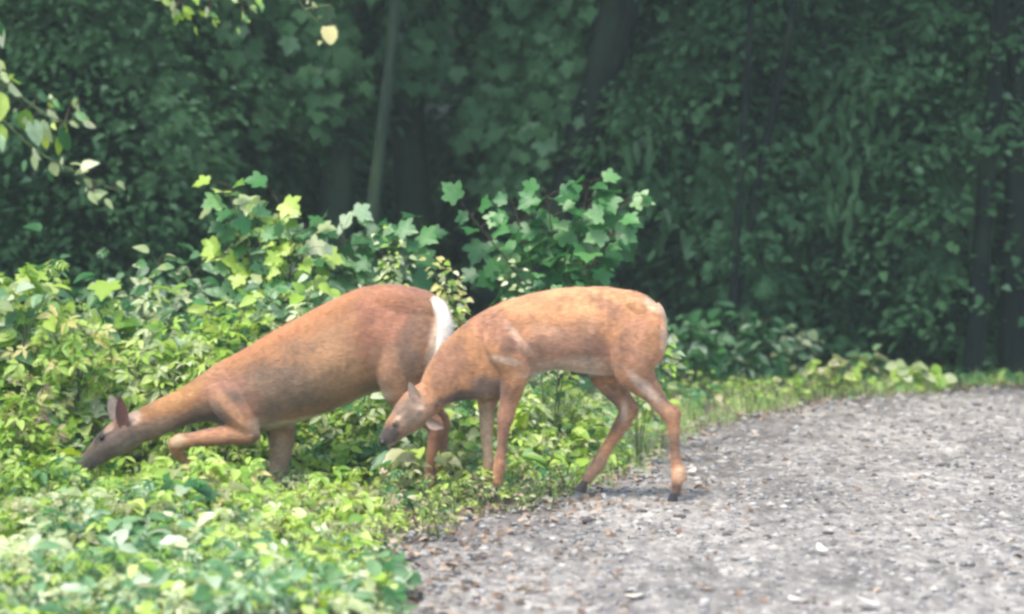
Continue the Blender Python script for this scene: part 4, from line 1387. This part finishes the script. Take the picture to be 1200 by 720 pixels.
# low hanging leafy boughs of the trees in the gap, seen at the top centre
def bough(root_at, tip, label, n, size, shape, m, seed, group=None):
    """a drooping branch spray with its leaves joined (too many to pick apart)"""
    r = np.random.default_rng(seed)
    base = Vector(root_at)
    root = empty('hanging_bough', base, label, 'branch', group)
    T = Vector(tip) - base
    mid = T * .5 + Vector((0, 0, .22 * T.length))
    pts = catmull([(0, 0, 0), tuple(mid), tuple(T)], 8)
    link('branch', mesh_from('branch', *tube(pts, [.03 * (1.05 - i / 18) for i in range(len(pts))], 6), [BARK_D], smooth=True), root)
    t = r.uniform(.25, 1, n)
    q = t * (len(pts) - 1.01); k_ = q.astype(int)
    C = pts[k_] + (pts[k_ + 1] - pts[k_]) * (q - k_)[:, None]
    d_ = np.array(T.normalized())
    sd = np.cross(d_, [0, 0, 1.0])
    lat = r.normal(0, .28, n) * np.sin(np.pi * np.clip(t * .85, 0, 1)) ** .6
    P = C + sd * lat[:, None] + np.stack([r.normal(0, .05, n), r.normal(0, .1, n), -np.abs(lat) * .45 + r.normal(0, .07, n)], 1)
    tp = d_ * .5 + sd * np.sign(lat)[:, None] * .6 + r.normal(0, .3, (n, 3)); tp[:, 2] -= .6
    nn = np.stack([r.normal(0, .3, n), r.normal(-.45, .3, n), np.full(n, .8)], 1)
    V, F = leaves(P, tp, nn, size * r.uniform(.6, 1.2, n), SHAPES[shape])
    o = link('foliage', mesh_from('foliage', V, F, [m]), root); o['kind'] = 'stuff'
    return root


for i, (Y, a_, b_, lab, n) in enumerate((
        (18.6, (150, -160), (330, 130), 'leafy bough drooping left of the slim pale trunk', 420),
        (18.4, (230, -120), (400, 95), 'lower leafy bough hanging beside the slim pale trunk', 380),
        (18.9, (60, -100), (190, 60), 'shaded bough at the upper left', 380),
        (19.0, (700, -160), (560, 140), 'leafy bough hanging left of the thick dark trunk', 420),
        (18.7, (760, -120), (620, 160), 'leafy bough crossing in front of the thick dark trunk', 420),
        (19.2, (470, -150), (500, 80), 'bough hanging right of the slim pale trunk', 380),
        (18.5, (430, -120), (360, 120), 'bough ending in brighter green above the doe', 380),
        (18.8, (900, -120), (780, 90), 'bough between the thick trunk and the two thin stems', 380),
        (18.9, (980, -100), (1060, 110), 'bough hanging right of the two thin stems', 380),
        (18.3, (100, -20), (250, 190), 'bough reaching low toward the bright sapling', 420),
        (18.8, (640, 20), (600, 215), 'lowest bough just above the maple sapling', 320),
        (18.2, (1040, 20), (960, 250), 'bough hanging over the gap between the thin stems and the right trunk', 360),
        (18.3, (1180, 60), (1080, 330), 'bough hanging low in front of the right trunks', 360),
        (18.4, (700, 60), (800, 260), 'bough slanting down right of the maple sapling', 340),
        (18.1, (820, 160), (900, 330), 'lowest bough above the lone serrated-leaf bush', 320),
        (18.5, (1230, -80), (1130, 90), 'bough at the top right corner', 340))):
    bough(at(a_[0], a_[1], Y + .6), at(b_[0], b_[1], Y), lab, n, .115 if i < 11 else .15, 'maple' if i < 11 else ('pinnate', 'narrow')[i % 2], MID_M if i in (0, 1, 4, 6, 9, 11, 13, 15) else DARKL_M, 400 + i)

# near tree standing left of the view, whose branches reach in at the top left
NY = 10.2
nb_ = Vector((-2.75, NY, float(terrain(-2.75, NY))))
near_tree = empty('leaning_tree', nb_, 'tree just outside the left edge whose sunlit branches reach into the upper left', 'tree')
P = catmull([(0, 0, -.1), (.05, 0, 1), (.12, 0, 2.2), (.1, .1, 4.5)], 5)
link('trunk', mesh_from('trunk', *tube(P, [.06 * (1.1 - i / 18) for i in range(len(P))], 9, .2), [BARK_G], smooth=True), near_tree)


def near_branch(pts_px, twigs, size, shape, m, droop=.5, single=False):
    root = near_tree
    pts = [at(x, y, NY + dy) - nb_ for x, y, dy in pts_px]
    C = catmull([tuple(q) for q in pts], 5)
    bo = link('branch', mesh_from('branch', *tube(C, [.006 * (1.1 - .85 * i / len(C)) for i in range(len(C))], 6), [STEM], smooth=True), root)
    for (x, y, dy, tx, ty, s) in twigs:
        p = at(x, y, NY + dy) - nb_
        tip = at(tx, ty, NY + dy) - nb_ - p + Vector((0, random.uniform(-.05, .05), 0))
        L_ = tip.length * s * .72
        nrm = Vector((random.gauss(0, .3), -.8, .5)) + rv(.15)
        put_leaf(root, leaf_mesh(shape if single or random.random() < .5 else 'slim', random.choice(m)), p, tip, nrm, L_)
        for _ in range(0 if single else 2):
            q = p + Vector((random.gauss(0, .022), random.gauss(0, .03), random.gauss(-.012, .022)))
            put_leaf(root, leaf_mesh('slim', random.choice(m)), q, tip + rv(.03), nrm + rv(.3), L_ * random.uniform(.5, .9))
        # petiole back to the nearest point of the branch
        cp = min(C, key=lambda v: (Vector(v) - p).length)
        bo2 = link('twig', mesh_from('twig', *tube([tuple(cp), tuple(p)], [.0022, .0016], 4), [TWIG], smooth=True), bo)


near_branch([(-420, 30, 0), (-200, -10, 0), (-60, 50, 0), (20, 110, 0), (60, 138, 0), (100, 148, 0)],
            [(2, 84, 0, 10, 96, 1.5), (12, 96, -.05, 22, 125, 1.2), (2, 108, 0, -12, 160, 1.1), (-4, 145, 0, 8, 185, 1.0), (30, 128, 0, 32, 172, 1.0), (36, 140, 0, 52, 182, 1.0), (60, 120, 0, 84, 132, 1.0),
             (56, 128, 0, 72, 150, 1.0), (84, 118, 0, 92, 126, 1.4), (88, 132, 0, 114, 148, 1.0), (20, 130, -.02, 14, 146, 1.0), (70, 150, 0, 86, 190, 1.0), (-10, 30, 0, 12, 60, 1.1), (-15, 60, 0, 4, 88, 1), (44, 110, 0, 60, 120, 1.1)],
            .07, 'ovate', [GREEN, PALE, LIME, COOL])
near_branch([(-420, 60, .1), (-200, 60, .1), (-40, 110, .1), (40, 175, .1), (95, 205, .1), (140, 225, .1)],
            [(94, 198, .1, 122, 184, 1.0), (98, 210, .1, 112, 222, 1.2), (108, 230, .1, 128, 222, 1.2), (136, 215, .1, 152, 222, 1.1), (104, 224, .1, 116, 244, 1.0), (60, 190, .1, 70, 215, 1), (40, 180, .1, 44, 205, 1)],
            .07, 'ovate', [PALE, COOL, PALE])
near_branch([(-420, -60, 0), (-200, -90, 0), (0, -70, 0), (150, -30, 0), (230, -2, 0), (315, -6, 0)],
            [(190, -2, 0, 206, 10, 1.0), (205, 10, 0, 208, 34, 1.0), (214, 10, 0, 228, 28, 1.1), (234, 12, 0, 246, 26, 1.1), (246, 16, 0, 258, 22, 1.1), (250, 4, 0, 260, 14, 1.2), (226, -8, 0, 236, 8, 1),
             (292, 8, 0, 306, 16, 1.1), (286, 18, 0, 292, 28, 1.0), (300, -4, 0, 310, 10, 1.0), (180, -14, 0, 188, 6, 1.0), (270, -10, 0, 280, 6, 1.0)],
            .07, 'ovate', [LIME, GREEN, LIME, PALE])
near_branch([(-300, -150, 0), (0, -160, 0), (220, -90, 0), (330, -20, 0), (358, 12, 0), (382, 34, 0)], [(383, 31, 0, 390, 53, 1.25)], .08, 'round', [YELLOW], single=True)
near_branch([(358, 12, 0), (372, 8, 0), (388, 6, 0)], [(388, 30, .02, 396, 46, 1.0), (366, 2, 0, 372, 12, 1)], .05, 'ovate', [OLIVE])

# ------------------------------------------------------------------ haze volume, added to lift the dark tones
bm = bmesh.new()
bmesh.ops.create_cube(bm, size=1)
for v in bm.verts:
    v.co = Vector((v.co.x * 840, v.co.y * 840, -2.0 if v.co.z < 0 else 30))
hz = bpy.data.meshes.new('haze'); bm.to_mesh(hz); bm.free()
hm = bpy.data.materials.new('haze'); hm.use_nodes = True
hn = hm.node_tree.nodes; hn.remove(hn['Principled BSDF'])
vol = hn.new('ShaderNodeVolumePrincipled')
vol.inputs['Color'].default_value = (.80, .97, .88, 1)
vol.inputs['Density'].default_value = HAZE
vol.inputs['Anisotropy'].default_value = .2
hm.node_tree.links.new(vol.outputs[0], hn['Material Output'].inputs['Volume'])
hz.materials.append(hm)
tag(link('haze', hz), 'thin haze added to lift the dark tones of the wood', kind='stuff')
